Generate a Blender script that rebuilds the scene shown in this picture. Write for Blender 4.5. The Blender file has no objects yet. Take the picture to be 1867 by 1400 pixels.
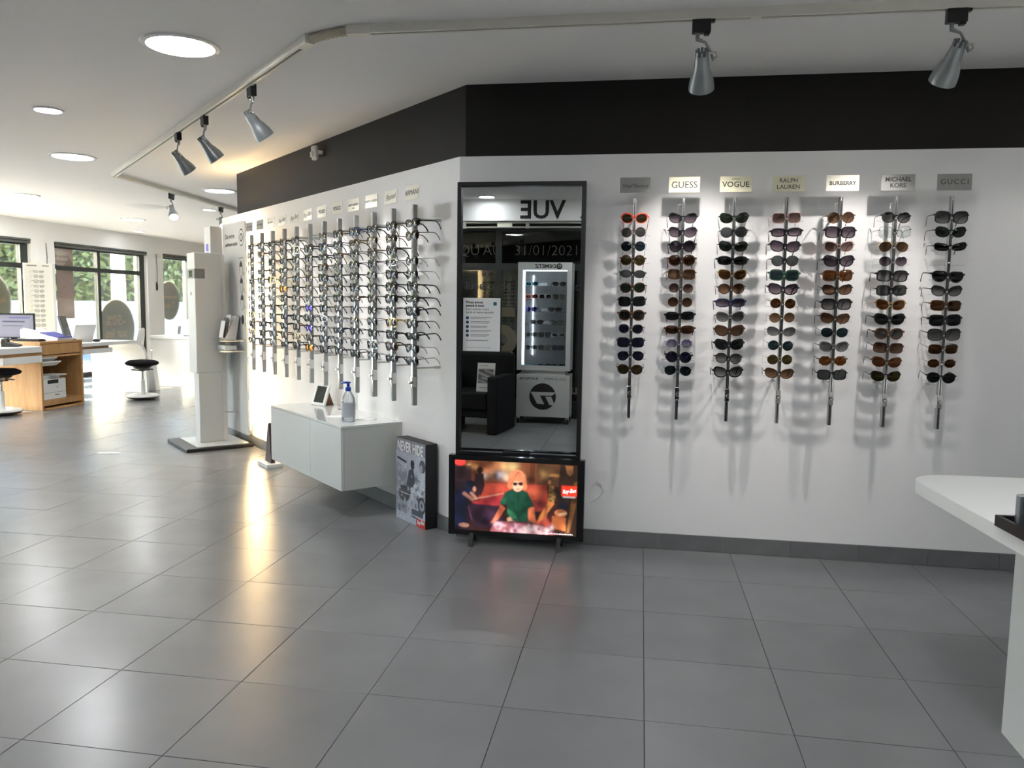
import bpy, bmesh, math, random
import numpy as np
from mathutils import Vector, Matrix, Euler

random.seed(7)
RNG = np.random.default_rng(11)
PI = math.pi
SC = bpy.context.scene
COL = SC.collection

# ------------------------------------------------------------------ camera, sky, sun, exposure
CAM_Z = 1.2863
cam_data = bpy.data.cameras.new('camera')
cam_data.sensor_width = 36.0
cam_data.lens = 1436.16 / 1867.0 * 36.0
cam_data.clip_start = 0.02
cam_data.clip_end = 400
cam = bpy.data.objects.new('camera', cam_data)
COL.objects.link(cam)
YAW, PITCH, ROLL = 0.161169, 0.100029, 0.014376
def _basis():
    F = Vector((0, math.cos(PITCH), -math.sin(PITCH)))
    U = Vector((0, math.sin(PITCH), math.cos(PITCH)))
    R = Vector((1, 0, 0))
    c, s = math.cos(ROLL), math.sin(ROLL)
    R, U = c * R + s * U, -s * R + c * U
    rz = Matrix.Rotation(YAW, 3, 'Z')
    return rz @ R, rz @ U, rz @ F
CR, CU, CF = _basis()
cam.matrix_world = Matrix(((CR.x, CU.x, -CF.x, 0), (CR.y, CU.y, -CF.y, 0), (CR.z, CU.z, -CF.z, CAM_Z), (0, 0, 0, 1)))
SC.camera = cam

SUN_DIR = Vector((0.82, 0.56, -0.62)).normalized()      # the way the light travels
w = bpy.data.worlds.new('world')
SC.world = w
w.use_nodes = True
nt = w.node_tree
nt.nodes.clear()
o_ = nt.nodes.new('ShaderNodeOutputWorld')
bg = nt.nodes.new('ShaderNodeBackground')
sky = nt.nodes.new('ShaderNodeTexSky')
sky.sky_type = 'NISHITA'
sky.sun_disc = False
sky.sun_elevation = math.asin(-SUN_DIR.z)
sky.sun_rotation = math.atan2(-SUN_DIR.x, -SUN_DIR.y)
nt.links.new(sky.outputs[0], bg.inputs[0])
bg.inputs[1].default_value = 1.25
nt.links.new(bg.outputs[0], o_.inputs[0])

sun_data = bpy.data.lights.new('sun', 'SUN')
sun_data.energy = 35.0
sun_data.angle = 0.009
sun_data.color = (1.0, 0.82, 0.57)
sun = bpy.data.objects.new('sun', sun_data)
sun.rotation_euler = SUN_DIR.to_track_quat('-Z', 'Y').to_euler()
sun.location = (-20, -15, 20)
COL.objects.link(sun)

SC.view_settings.view_transform = 'Standard'
SC.view_settings.look = 'None'
SC.view_settings.gamma = 1.0
SC.view_settings.use_curve_mapping = False
SC.view_settings.exposure = 1.66
DOWNLIGHT = 25.0
SPOT_W = 13.0

# ------------------------------------------------------------------ materials
MATS = {}
def srgb(r, g, b):
    f = lambda v: v / 12.92 if v <= 0.04045 else ((v + 0.055) / 1.055) ** 2.4
    return (f(r / 255.0), f(g / 255.0), f(b / 255.0))

def mat(name, col, rough=0.5, metal=0.0, spec=0.5, noise=0.0, nscale=8.0, bump=0.0, bscale=60.0, emit=None, estr=0.0, coat=0.0, vary=0.0):
    if name in MATS:
        return MATS[name]
    m = bpy.data.materials.new(name)
    m.use_nodes = True
    t = m.node_tree
    b = t.nodes['Principled BSDF']
    b.inputs['Base Color'].default_value = (*col, 1)
    b.inputs['Roughness'].default_value = rough
    b.inputs['Metallic'].default_value = metal
    b.inputs['Specular IOR Level'].default_value = spec
    b.inputs['Coat Weight'].default_value = coat
    if noise > 0 or vary > 0:
        tc = t.nodes.new('ShaderNodeTexCoord')
        nz = t.nodes.new('ShaderNodeTexNoise')
        nz.inputs['Scale'].default_value = nscale
        nz.inputs['Detail'].default_value = 5.0
        t.links.new(tc.outputs['Object'], nz.inputs['Vector'])
        mp = t.nodes.new('ShaderNodeMapRange')
        mp.inputs['To Min'].default_value = 1.0 - noise
        mp.inputs['To Max'].default_value = 1.0 + noise
        t.links.new(nz.outputs['Fac'], mp.inputs['Value'])
        val = mp.outputs[0]
        if vary > 0:
            oi = t.nodes.new('ShaderNodeObjectInfo')
            mv = t.nodes.new('ShaderNodeMapRange')
            mv.inputs['To Min'].default_value = 1.0 - vary
            mv.inputs['To Max'].default_value = 1.0 + vary
            t.links.new(oi.outputs['Random'], mv.inputs['Value'])
            mu = t.nodes.new('ShaderNodeMath')
            mu.operation = 'MULTIPLY'
            t.links.new(val, mu.inputs[0])
            t.links.new(mv.outputs[0], mu.inputs[1])
            val = mu.outputs[0]
        vm = t.nodes.new('ShaderNodeVectorMath')
        vm.operation = 'SCALE'
        vm.inputs[0].default_value = col
        t.links.new(val, vm.inputs['Scale'])
        t.links.new(vm.outputs[0], b.inputs['Base Color'])
    if bump > 0:
        tc = t.nodes.new('ShaderNodeTexCoord')
        nb = t.nodes.new('ShaderNodeTexNoise')
        nb.inputs['Scale'].default_value = bscale
        nb.inputs['Detail'].default_value = 4.0
        t.links.new(tc.outputs['Object'], nb.inputs['Vector'])
        bp = t.nodes.new('ShaderNodeBump')
        bp.inputs['Strength'].default_value = bump
        bp.inputs['Distance'].default_value = 0.002
        t.links.new(nb.outputs['Fac'], bp.inputs['Height'])
        t.links.new(bp.outputs[0], b.inputs['Normal'])
    if emit:
        b.inputs['Emission Color'].default_value = (*emit, 1)
        b.inputs['Emission Strength'].default_value = estr
    MATS[name] = m
    return m

def wood_mat(name, c1, c2, rough=0.45):
    m = bpy.data.materials.new(name)
    m.use_nodes = True
    t = m.node_tree
    b = t.nodes['Principled BSDF']
    b.inputs['Roughness'].default_value = rough
    tc = t.nodes.new('ShaderNodeTexCoord')
    mp = t.nodes.new('ShaderNodeMapping')
    mp.inputs['Scale'].default_value = (6, 6, 0.7)
    nz = t.nodes.new('ShaderNodeTexNoise')
    nz.inputs['Scale'].default_value = 3.0
    nz.inputs['Detail'].default_value = 8
    nz.inputs['Distortion'].default_value = 0.8
    cr = t.nodes.new('ShaderNodeValToRGB')
    cr.color_ramp.elements[0].position = 0.3
    cr.color_ramp.elements[1].position = 0.7
    cr.color_ramp.elements[0].color = (*c1, 1)
    cr.color_ramp.elements[1].color = (*c2, 1)
    t.links.new(tc.outputs['Object'], mp.inputs[0])
    t.links.new(mp.outputs[0], nz.inputs['Vector'])
    t.links.new(nz.outputs['Fac'], cr.inputs[0])
    t.links.new(cr.outputs[0], b.inputs['Base Color'])
    MATS[name] = m
    return m

def glass_mat(name, tint=(0.95, 0.97, 0.96), refl=0.06, rough=0.0, tint2=None, diffuse=0.0, gloss=(1, 1, 1)):
    fres = 0.13 if name.startswith('lens') else 0.8
    """thin sheet: tinted see-through body with a mirror-like surface that grows at grazing angles"""
    if name in MATS:
        return MATS[name]
    m = bpy.data.materials.new(name)
    m.use_nodes = True
    t = m.node_tree
    t.nodes.clear()
    out = t.nodes.new('ShaderNodeOutputMaterial')
    tr = t.nodes.new('ShaderNodeBsdfTransparent')
    tr.inputs[0].default_value = (*tint, 1)
    gl = t.nodes.new('ShaderNodeBsdfGlossy')
    gl.inputs['Roughness'].default_value = rough
    gl.inputs['Color'].default_value = (*gloss, 1)
    if tint2:
        tc = t.nodes.new('ShaderNodeTexCoord')
        sp = t.nodes.new('ShaderNodeSeparateXYZ')
        mx = t.nodes.new('ShaderNodeMix')
        mx.data_type = 'RGBA'
        mx.inputs[6].default_value = (*tint2, 1)
        mx.inputs[7].default_value = (*tint, 1)
        t.links.new(tc.outputs['Generated'], sp.inputs[0])
        t.links.new(sp.outputs['Z'], mx.inputs[0])
        t.links.new(mx.outputs[2], tr.inputs[0])
    body = tr.outputs[0]
    if diffuse > 0:
        df = t.nodes.new('ShaderNodeBsdfDiffuse')
        df.inputs[0].default_value = (*tint, 1)
        mb_ = t.nodes.new('ShaderNodeMixShader')
        mb_.inputs[0].default_value = diffuse
        t.links.new(tr.outputs[0], mb_.inputs[1])
        t.links.new(df.outputs[0], mb_.inputs[2])
        body = mb_.outputs[0]
    fr = t.nodes.new('ShaderNodeFresnel')
    fr.inputs[0].default_value = 1.40
    ad = t.nodes.new('ShaderNodeMath')
    ad.operation = 'MULTIPLY_ADD'
    ad.inputs[1].default_value = fres
    ad.inputs[2].default_value = max(refl - 0.055, 0.0)
    ad.use_clamp = True
    t.links.new(fr.outputs[0], ad.inputs[0])
    ms = t.nodes.new('ShaderNodeMixShader')
    t.links.new(ad.outputs[0], ms.inputs[0])
    t.links.new(body, ms.inputs[1])
    t.links.new(gl.outputs[0], ms.inputs[2])
    t.links.new(ms.outputs[0], out.inputs[0])
    MATS[name] = m
    return m

def print_mat(name, emit=0.0, rough=0.4):
    """flat print: colours from the mesh's colour attribute; a lit screen when emit > 0"""
    m = bpy.data.materials.new(name)
    m.use_nodes = True
    t = m.node_tree
    b = t.nodes['Principled BSDF']
    a = t.nodes.new('ShaderNodeAttribute')
    a.attribute_name = 'Col'
    b.inputs['Roughness'].default_value = rough
    if emit > 0:
        b.inputs['Base Color'].default_value = (0.01, 0.01, 0.012, 1)
        t.links.new(a.outputs['Color'], b.inputs['Emission Color'])
        b.inputs['Emission Strength'].default_value = emit
    else:
        t.links.new(a.outputs['Color'], b.inputs['Base Color'])
    return m

WHITE_WALL = mat('white_wall_paint', (0.80, 0.80, 0.80), 0.55, noise=0.02, nscale=3, bump=0.05, bscale=200)
CEIL = mat('ceiling_paint', (0.88, 0.87, 0.85), 0.8, noise=0.02, nscale=2, bump=0.05, bscale=150)
DARK_BAND = mat('dark_brown_paint', (0.0155, 0.0135, 0.0118), 0.6, spec=0.25, noise=0.06, nscale=4)
GROUT = mat('dark_grout', (0.07, 0.07, 0.072), 0.8, noise=0.1, nscale=60)
LGROUT = mat('light_grout', (0.30, 0.30, 0.29), 0.8, noise=0.1, nscale=60)
TILE = mat('grey_floor_tile', (0.198, 0.203, 0.207), 0.25, spec=0.75, noise=0.14, nscale=3.5, bump=0.12, bscale=26, vary=0.05)
SKIRT = mat('grey_skirting_tile', (0.14, 0.146, 0.148), 0.45, noise=0.25, nscale=9, vary=0.08)
WHITE_GLOSS = mat('white_lacquer', (0.66, 0.68, 0.67), 0.08, noise=0.01, nscale=3, coat=0.3)
WHITE_SAT = mat('white_satin_laminate', (0.80, 0.80, 0.78), 0.35, noise=0.01, nscale=5)
WHITE_PLASTIC = mat('white_plastic', (0.78, 0.78, 0.76), 0.4, noise=0.01, nscale=20)
GREY_BODY = mat('pale_grey_coated_metal', (0.62, 0.63, 0.62), 0.4, noise=0.01, nscale=8)
BLACK = mat('black_plastic', (0.010, 0.010, 0.011), 0.35, noise=0.05, nscale=20)
BLACK_GLOSS = mat('black_gloss', (0.006, 0.006, 0.007), 0.1, noise=0.05, nscale=20)
BLACK_FAB = mat('black_fabric', (0.010, 0.010, 0.011), 0.95, spec=0.1, noise=0.15, nscale=200)
BLACK_LEATHER = mat('black_leather', (0.005, 0.005, 0.006), 0.6, spec=0.2, noise=0.1, nscale=40, bump=0.2, bscale=120)
CHROME = mat('chrome', (0.78, 0.78, 0.76), 0.12, metal=1.0, noise=0.03, nscale=30)
STEEL = mat('brushed_steel', (0.55, 0.55, 0.53), 0.32, metal=1.0, noise=0.06, nscale=40)
ALU = mat('grey_anodised_rail', (0.36, 0.37, 0.37), 0.38, metal=0.6, noise=0.03, nscale=40)
SPOT_GREY = mat('silver_grey_lamp_paint', (0.30, 0.32, 0.32), 0.35, metal=0.6, noise=0.03, nscale=30)
FRAME_DARK = mat('dark_window_frame', (0.020, 0.024, 0.023), 0.4, noise=0.05, nscale=20)
TRACK = mat('cream_track_plastic', (0.84, 0.81, 0.72), 0.4, noise=0.02, nscale=15)
OAK = wood_mat('oak_veneer', srgb(178, 132, 80), srgb(200, 157, 106))
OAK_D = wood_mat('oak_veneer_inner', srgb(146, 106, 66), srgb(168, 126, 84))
PLATE_BRASS = mat('brushed_brass_plate', (0.62, 0.60, 0.44), 0.55, metal=0.25, noise=0.12, nscale=30, bump=0.15, bscale=50)
PLATE_GREY = mat('brushed_grey_plate', (0.24, 0.24, 0.23), 0.5, metal=0.4, noise=0.12, nscale=30, bump=0.15, bscale=50)
PLATE_CREAM = mat('cream_plate', (0.70, 0.68, 0.58), 0.4, metal=0.1, noise=0.02, nscale=30)
INK = mat('black_ink', (0.012, 0.011, 0.010), 0.5, noise=0.05, nscale=50)
INK_GREY = mat('grey_ink', (0.10, 0.10, 0.10), 0.5, noise=0.05, nscale=50)
INK_WHITE = mat('white_ink', (0.85, 0.85, 0.84), 0.5, noise=0.02, nscale=50)
RED = mat('red_print', (0.62, 0.035, 0.030), 0.45, noise=0.05, nscale=50)
PAPER = mat('white_paper', (0.82, 0.83, 0.82), 0.7, noise=0.01, nscale=30)
BLUE_INK = mat('navy_ink', (0.015, 0.04, 0.14), 0.5, noise=0.05, nscale=50)
PURPLE = mat('violet_label', (0.10, 0.09, 0.55), 0.5, noise=0.03, nscale=30)
BLUE_PLASTIC = mat('blue_pump_plastic', (0.012, 0.05, 0.42), 0.3, noise=0.05, nscale=40)
MIRROR = mat('mirror_silver', (0.55, 0.57, 0.57), 0.0, metal=1.0, noise=0.002, nscale=1)
GLASS = glass_mat('window_glass', (0.95, 0.97, 0.96), 0.04)
GLASS_DARK = glass_mat('shop_front_glass', (0.62, 0.66, 0.62), 0.09)
CLEAR = glass_mat('clear_acrylic', (0.90, 0.92, 0.93), 0.05)
BOTTLE = glass_mat('clear_bottle', (0.90, 0.92, 0.94), 0.08, diffuse=0.06)
GEL_LABEL = mat('grey_bottle_label', (0.34, 0.36, 0.40), 0.4, noise=0.1, nscale=60)
LAMP_DISC = mat('downlight_diffuser', (0.9, 0.9, 0.9), 0.5, emit=(0.96, 0.98, 1.0), estr=DOWNLIGHT)
LED_WARM = mat('warm_led_strip', (0.9, 0.8, 0.6), 0.5, emit=(1.0, 0.70, 0.36), estr=42.0)
LED_COLD = mat('cold_led_strip', (0.9, 0.9, 0.9), 0.5, emit=(0.85, 0.90, 1.0), estr=5.0)
BULB = mat('lit_bulb', (0.9, 0.9, 0.9), 0.5, emit=(1.0, 0.93, 0.85), estr=16.0)
def vinyl(name, col, share=0.55):
    m = bpy.data.materials.new(name)
    m.use_nodes = True
    t = m.node_tree
    t.nodes.clear()
    out = t.nodes.new('ShaderNodeOutputMaterial')
    a, b, x = t.nodes.new('ShaderNodeBsdfDiffuse'), t.nodes.new('ShaderNodeBsdfTranslucent'), t.nodes.new('ShaderNodeMixShader')
    nz, mr_ = t.nodes.new('ShaderNodeTexNoise'), t.nodes.new('ShaderNodeMapRange')
    nz.inputs['Scale'].default_value = 12
    mr_.inputs['To Min'].default_value = 0.95
    mr_.inputs['To Max'].default_value = 1.05
    vm = t.nodes.new('ShaderNodeVectorMath')
    vm.operation = 'SCALE'
    vm.inputs[0].default_value = col
    t.links.new(nz.outputs['Fac'], mr_.inputs['Value'])
    t.links.new(mr_.outputs[0], vm.inputs['Scale'])
    t.links.new(vm.outputs[0], a.inputs[0])
    t.links.new(vm.outputs[0], b.inputs[0])
    x.inputs[0].default_value = share
    t.links.new(a.outputs[0], x.inputs[1])
    t.links.new(b.outputs[0], x.inputs[2])
    t.links.new(x.outputs[0], out.inputs[0])
    return m
DECAL = vinyl('grey_green_vinyl_decal', (0.36, 0.355, 0.25), 0.45)
PEACH = vinyl('peach_vinyl_letters', (0.95, 0.60, 0.28), 0.75)
DECAL_RIM = mat('white_vinyl_rim', (0.80, 0.80, 0.74), 0.6, noise=0.02, nscale=20)
FROST = glass_mat('frosted_letters', (0.10, 0.105, 0.095), 0.05, rough=0.3, diffuse=0.5)

# ------------------------------------------------------------------ mesh helpers
class MB:
    def __init__(self):
        self.v, self.f = [], []
    def box(self, x0, x1, y0, y1, z0, z1, M=None):
        b = len(self.v)
        pts = [(x0, y0, z0), (x1, y0, z0), (x1, y1, z0), (x0, y1, z0), (x0, y0, z1), (x1, y0, z1), (x1, y1, z1), (x0, y1, z1)]
        if M is not None:
            pts = [tuple(M @ Vector(p)) for p in pts]
        self.v += pts
        self.f += [tuple(b + i for i in q) for q in ((0, 3, 2, 1), (4, 5, 6, 7), (0, 1, 5, 4), (1, 2, 6, 5), (2, 3, 7, 6), (3, 0, 4, 7))]
        return self
    def prism(self, poly, z0, z1, M=None):
        """poly: xy outline counter-clockwise, extruded z0..z1"""
        b, n = len(self.v), len(poly)
        pts = [(p[0], p[1], z0) for p in poly] + [(p[0], p[1], z1) for p in poly]
        if M is not None:
            pts = [tuple(M @ Vector(p)) for p in pts]
        self.v += pts
        self.f.append(tuple(b + i for i in reversed(range(n))))
        self.f.append(tuple(b + n + i for i in range(n)))
        for i in range(n):
            j = (i + 1) % n
            self.f.append((b + i, b + j, b + n + j, b + n + i))
        return self
    def tube(self, path, r, seg=8, flat=1.0, caps=True):
        path = [Vector(p) for p in path]
        rs = r if isinstance(r, (list, tuple)) else [r] * len(path)
        b = len(self.v)
        up0 = Vector((0, 0, 1))
        for i, p in enumerate(path):
            d = (path[min(i + 1, len(path) - 1)] - path[max(i - 1, 0)]).normalized()
            up = up0 if abs(d.dot(up0)) < 0.95 else Vector((0, 1, 0))
            a = d.cross(up).normalized()
            c = a.cross(d).normalized()
            for k in range(seg):
                t = 2 * PI * k / seg + PI / seg
                self.v.append(tuple(p + a * (math.cos(t) * rs[i] * flat) + c * (math.sin(t) * rs[i])))
        for i in range(len(path) - 1):
            for k in range(seg):
                k2 = (k + 1) % seg
                self.f.append((b + i * seg + k, b + (i + 1) * seg + k, b + (i + 1) * seg + k2, b + i * seg + k2))
        if caps:
            self.f.append(tuple(b + k for k in range(seg)))
            e = b + (len(path) - 1) * seg
            self.f.append(tuple(e + k for k in reversed(range(seg))))
        return self
    def lathe(self, prof, seg=24, M=None):
        """prof: (radius, z) from bottom to top around z"""
        b = len(self.v)
        for (r, z) in prof:
            for k in range(seg):
                t = 2 * PI * k / seg
                p = Vector((r * math.cos(t), r * math.sin(t), z))
                self.v.append(tuple(M @ p) if M is not None else tuple(p))
        for i in range(len(prof) - 1):
            for k in range(seg):
                k2 = (k + 1) % seg
                self.f.append((b + i * seg + k, b + i * seg + k2, b + (i + 1) * seg + k2, b + (i + 1) * seg + k))
        if prof[0][0] > 1e-5:
            self.f.append(tuple(b + k for k in reversed(range(seg))))
        if prof[-1][0] > 1e-5:
            e = b + (len(prof) - 1) * seg
            self.f.append(tuple(e + k for k in range(seg)))
        return self
    def ball(self, c, r, seg=10, rings=6, s=(1, 1, 1)):
        prof = [(r * math.sin(PI * i / rings) + 1e-6, -r * math.cos(PI * i / rings)) for i in range(rings + 1)]
        M = Matrix.Translation(Vector(c)) @ Matrix.Diagonal((s[0], s[1], s[2], 1))
        return self.lathe(prof, seg, M)
    def mesh(self, name, smooth=False, bevel=0.0):
        me = bpy.data.meshes.new(name)
        me.from_pydata(self.v, [], self.f)
        if bevel > 0:
            bm = bmesh.new()
            bm.from_mesh(me)
            es = [e for e in bm.edges if len(e.link_faces) == 2 and e.calc_face_angle(0) > 0.6]
            bmesh.ops.bevel(bm, geom=es, offset=bevel, segments=2, profile=0.5, affect='EDGES', clamp_overlap=True)
            bm.to_mesh(me)
            bm.free()
        if smooth:
            me.polygons.foreach_set('use_smooth', [True] * len(me.polygons))
            try:
                me.set_sharp_from_angle(angle=0.6)
            except Exception:
                pass
        me.update()
        return me

def put(name, me, m, parent=None, loc=(0, 0, 0), rot=(0, 0, 0), own=False):
    o = bpy.data.objects.new(name, me)
    COL.objects.link(o)
    o.location = loc
    o.rotation_euler = rot
    if parent is not None:
        o.parent = parent
    if m is not None:
        if own:
            if not me.materials:
                me.materials.append(None)
            o.material_slots[0].link = 'OBJECT'
            o.material_slots[0].material = m
        elif not me.materials:
            me.materials.append(m)
    return o

def obj(name, mb, m, parent=None, loc=(0, 0, 0), rot=(0, 0, 0), smooth=False, bevel=0.0):
    return put(name, mb.mesh(name, smooth, bevel), m, parent, loc, rot)

def tag(o, label, cat, group=None, kind=None):
    o['label'] = label
    o['category'] = cat
    if group:
        o['group'] = group
    if kind:
        o['kind'] = kind
    return o

def thing(name, label, cat, loc=(0, 0, 0), rotz=0.0, group=None):
    o = bpy.data.objects.new(name, None)
    o.empty_display_size = 0.1
    COL.objects.link(o)
    o.location = loc
    o.rotation_euler = (0, 0, rotz)
    return tag(o, label, cat, group)

def struct(name, mb=None, m=None, label=None, bevel=0.0, smooth=False, loc=(0, 0, 0), rotz=0.0):
    if mb is None:
        o = bpy.data.objects.new(name, None)
        COL.objects.link(o)
    else:
        o = obj(name, mb, m, bevel=bevel, smooth=smooth)
    o.location = loc
    o.rotation_euler = (0, 0, rotz)
    o['kind'] = 'structure'
    if label:
        o['label'] = label
        o['category'] = name.split('_')[0]
    return o

WALLROT = (PI / 2, 0, 0)          # lettering that faces local -y, reading along +x
TEXT_CACHE = {}
def text(body, size, m, parent, loc, rot=WALLROT, depth=0.0006, shear=0.0, sx=1.0, bold=0.0, align='CENTER', space=1.0, name='lettering'):
    key = (body, size, depth, shear, bold, align, space)
    me = TEXT_CACHE.get(key)
    if me is None:
        cu = bpy.data.curves.new('lettering', 'FONT')
        cu.body = body
        cu.size = size
        cu.extrude = depth
        cu.shear = shear
        cu.offset = bold
        cu.align_x = align
        cu.align_y = 'CENTER'
        cu.space_character = space
        cu.resolution_u = 3
        t = bpy.data.objects.new('lettering_tmp', cu)
        COL.objects.link(t)
        bpy.context.view_layer.update()
        me = bpy.data.meshes.new_from_object(t)
        bpy.data.objects.remove(t)
        me.name = 'lettering'
        TEXT_CACHE[key] = me
    o = put(name, me, m, parent, loc, rot, own=True)
    o.scale = (sx, 1, 1)
    return o

# --- flat print raster (painted with shapes, stored as a colour attribute on a fine grid)
class Print:
    def __init__(self, w, h, col):
        self.w, self.h = w, h
        self.a = np.zeros((h, w, 3))
        self.a[:] = col
        self.X, self.Y = np.meshgrid((np.arange(w) + 0.5) / w, (np.arange(h) + 0.5) / h)
    def mix(self, m, col, al=1.0):
        m = (m * al)[..., None]
        self.a = self.a * (1 - m) + np.array(col) * m
    def poly(self, pts, col, al=1.0):
        ins = np.zeros((self.h, self.w), bool)
        n = len(pts)
        for i in range(n):
            x0, y0 = pts[i]
            x1, y1 = pts[(i + 1) % n]
            if y0 == y1:
                continue
            c = (self.Y >= min(y0, y1)) & (self.Y < max(y0, y1))
            xs = x0 + (self.Y - y0) / (y1 - y0) * (x1 - x0)
            ins ^= c & (self.X < xs)
        self.mix(ins.astype(float), col, al)
    def rect(self, x0, y0, x1, y1, col, al=1.0):
        self.mix(((self.X >= x0) & (self.X < x1) & (self.Y >= y0) & (self.Y < y1)).astype(float), col, al)
    def ell(self, cx, cy, rx, ry, col, al=1.0, soft=0.0):
        d = ((self.X - cx) / rx) ** 2 + ((self.Y - cy) / ry) ** 2
        m = (d < 1).astype(float) if soft <= 0 else np.exp(-d * soft)
        self.mix(m, col, al)
    def line(self, x0, y0, x1, y1, wd, col, al=1.0):
        asp = self.h / self.w
        dx, dy = x1 - x0, (y1 - y0) * asp
        L2 = dx * dx + dy * dy + 1e-12
        px, py = self.X - x0, (self.Y - y0) * asp
        t = np.clip((px * dx + py * dy) / L2, 0, 1)
        d = np.hypot(px - t * dx, py - t * dy)
        self.mix((d < wd).astype(float), col, al)
    def grain(self, amt, blk=1):
        g = RNG.normal(0, amt, (self.h // blk + 1, self.w // blk + 1))
        g = np.kron(g, np.ones((blk, blk)))[:self.h, :self.w]
        self.a = np.clip(self.a * (1 + g[..., None]), 0, None)
    def soften(self, n):
        for _ in range(n):
            a = np.pad(self.a, ((1, 1), (1, 1), (0, 0)), 'edge')
            a = (a[:-2] + 2 * a[1:-1] + a[2:]) / 4
            self.a = (a[:, :-2] + 2 * a[:, 1:-1] + a[:, 2:]) / 4
    def shade(self, x0, y0, x1, y1, gain, n=30, r=0.05):
        for _ in range(n):
            cx, cy, rr = RNG.uniform(x0, x1), RNG.uniform(y0, y1), RNG.uniform(.4, 1) * r
            d = ((self.X - cx) / rr) ** 2 + ((self.Y - cy) / (rr * self.w / self.h)) ** 2
            g = 1 + RNG.uniform(-gain, gain * 0.6) * np.exp(-d)
            self.a = self.a * g[..., None]
    def blotch(self, col, n, x0, y0, x1, y1, r0, r1, al=0.8):
        for _ in range(n):
            cx, cy = RNG.uniform(x0, x1), RNG.uniform(y0, y1)
            r = RNG.uniform(r0, r1)
            self.ell(cx, cy, r * RNG.uniform(.5, 1.6), r * RNG.uniform(.5, 1.6) * self.w / self.h, col, al, 1.2)
    def mesh(self, name, W, H):
        """sheet in local x (0 centred) and z (0..H), facing -y"""
        w, h = self.w, self.h
        xs = np.linspace(-W / 2, W / 2, w)
        zs = np.linspace(H, 0, h)
        XX, ZZ = np.meshgrid(xs, zs)
        co = np.stack([XX, np.zeros_like(XX), ZZ], -1).reshape(-1, 3)
        idx = np.arange(w * h).reshape(h, w)
        q = np.stack([idx[1:, :-1], idx[1:, 1:], idx[:-1, 1:], idx[:-1, :-1]], -1).reshape(-1, 4)
        me = bpy.data.meshes.new(name)
        me.vertices.add(len(co))
        me.vertices.foreach_set('co', co.ravel())
        me.loops.add(q.size)
        me.loops.foreach_set('vertex_index', q.ravel())
        me.polygons.add(len(q))
        me.polygons.foreach_set('loop_start', np.arange(0, q.size, 4))
        me.polygons.foreach_set('loop_total', np.full(len(q), 4))
        ca = me.color_attributes.new('Col', 'FLOAT_COLOR', 'POINT')
        rgba = np.concatenate([self.a.reshape(-1, 3), np.ones((w * h, 1))], 1)
        ca.data.foreach_set('color', rgba.ravel())
        me.update()
        me.validate()
        return me

ORD = ['first', 'second', 'third', 'fourth', 'fifth', 'sixth', 'seventh', 'eighth', 'ninth', 'tenth', 'eleventh', 'twelfth', 'thirteenth']

# ------------------------------------------------------------------ room geometry
CEIL_Z = 2.45
WALL_Y = 4.188
PANEL_TOP = 2.067
CORNER = Vector((-0.98, WALL_Y))
ANG = math.radians(136.0)
UL = Vector((math.cos(ANG), math.sin(ANG)))          # along the angled wall, away from the corner
NL = Vector((-UL.y, UL.x))
if NL.dot(-CORNER) < 0:
    NL = -NL                                          # out of the angled wall, into the room
LROT = math.atan2(-UL.y, -UL.x)                       # local +x runs to the viewer's right, +y into the wall
WIN_X = -9.1
FRONT_Y = -0.65
BACK_Y = 16.5
SIDE_X = 3.4

def L(s, d=0.0, z=0.0):
    p = CORNER + UL * s + NL * d
    return (p.x, p.y, z)

def line_x(p, d, q, e):
    """intersection of p+t d with q+s e"""
    den = d.x * e.y - d.y * e.x
    t = ((q.x - p.x) * e.y - (q.y - p.y) * e.x) / den
    return p + d * t

def offset_corner(off):
    return line_x(CORNER - NL * off, UL, Vector((0, WALL_Y + off)), Vector((1, 0)))

# floor slab (grout) and tiles
T = 0.45
GX, GY = -3.104, 3.733
floor = struct('floor', MB().box(WIN_X - 0.3, SIDE_X + 0.3, FRONT_Y - 0.1, BACK_Y + 0.2, -0.12, -0.0035), GROUT, 'large-format grey floor tiles with thin dark joints')
def project(p):
    d = Vector(p) - Vector((0, 0, CAM_Z))
    z = d.dot(CF)
    if z < 0.1:
        return None
    return (933.5 + 1436.16 * d.dot(CR) / z, 700 - 1436.16 * d.dot(CU) / z)
cells = []
i0, i1 = math.floor((WIN_X - GX) / T), math.ceil((SIDE_X - GX) / T)
j0, j1 = math.floor((FRONT_Y - GY) / T), math.ceil((BACK_Y - GY) / T)
for i in range(i0, i1):
    for j in range(j0, j1):
        x, y = GX + i * T, GY + j * T
        c = (x + T / 2, y + T / 2)
        area = 0.0
        behind_r = c[1] > WALL_Y and c[0] > CORNER.x
        sd = (Vector(c) - CORNER)
        behind_l = sd.dot(NL) < -0.1 and 0 < sd.dot(UL) < 3.7
        if behind_r or (behind_l and sd.dot(NL) < -0.35):
            if c[0] > -0.98 or behind_l:
                continue
        q = [project((x, y, 0)), project((x + T, y, 0)), project((x + T, y + T, 0)), project((x, y + T, 0))]
        if all(q):
            cx, cy = sum(p[0] for p in q) / 4, sum(p[1] for p in q) / 4
            if -80 < cx < 1950 and 0 < cy < 1500 and not behind_l:
                area = abs(sum(q[k][0] * q[(k + 1) % 4][1] - q[(k + 1) % 4][0] * q[k][1] for k in range(4))) / 2
        cells.append((area, x, y))
cells.sort(key=lambda c: -c[0])
tile_me = MB().box(-T / 2 + 0.0012, T / 2 - 0.0012, -T / 2 + 0.0012, T / 2 - 0.0012, -0.010, 0.0).mesh('floor_tile', bevel=0.0009)
tile_me.materials.append(TILE)
rest = MB()
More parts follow.
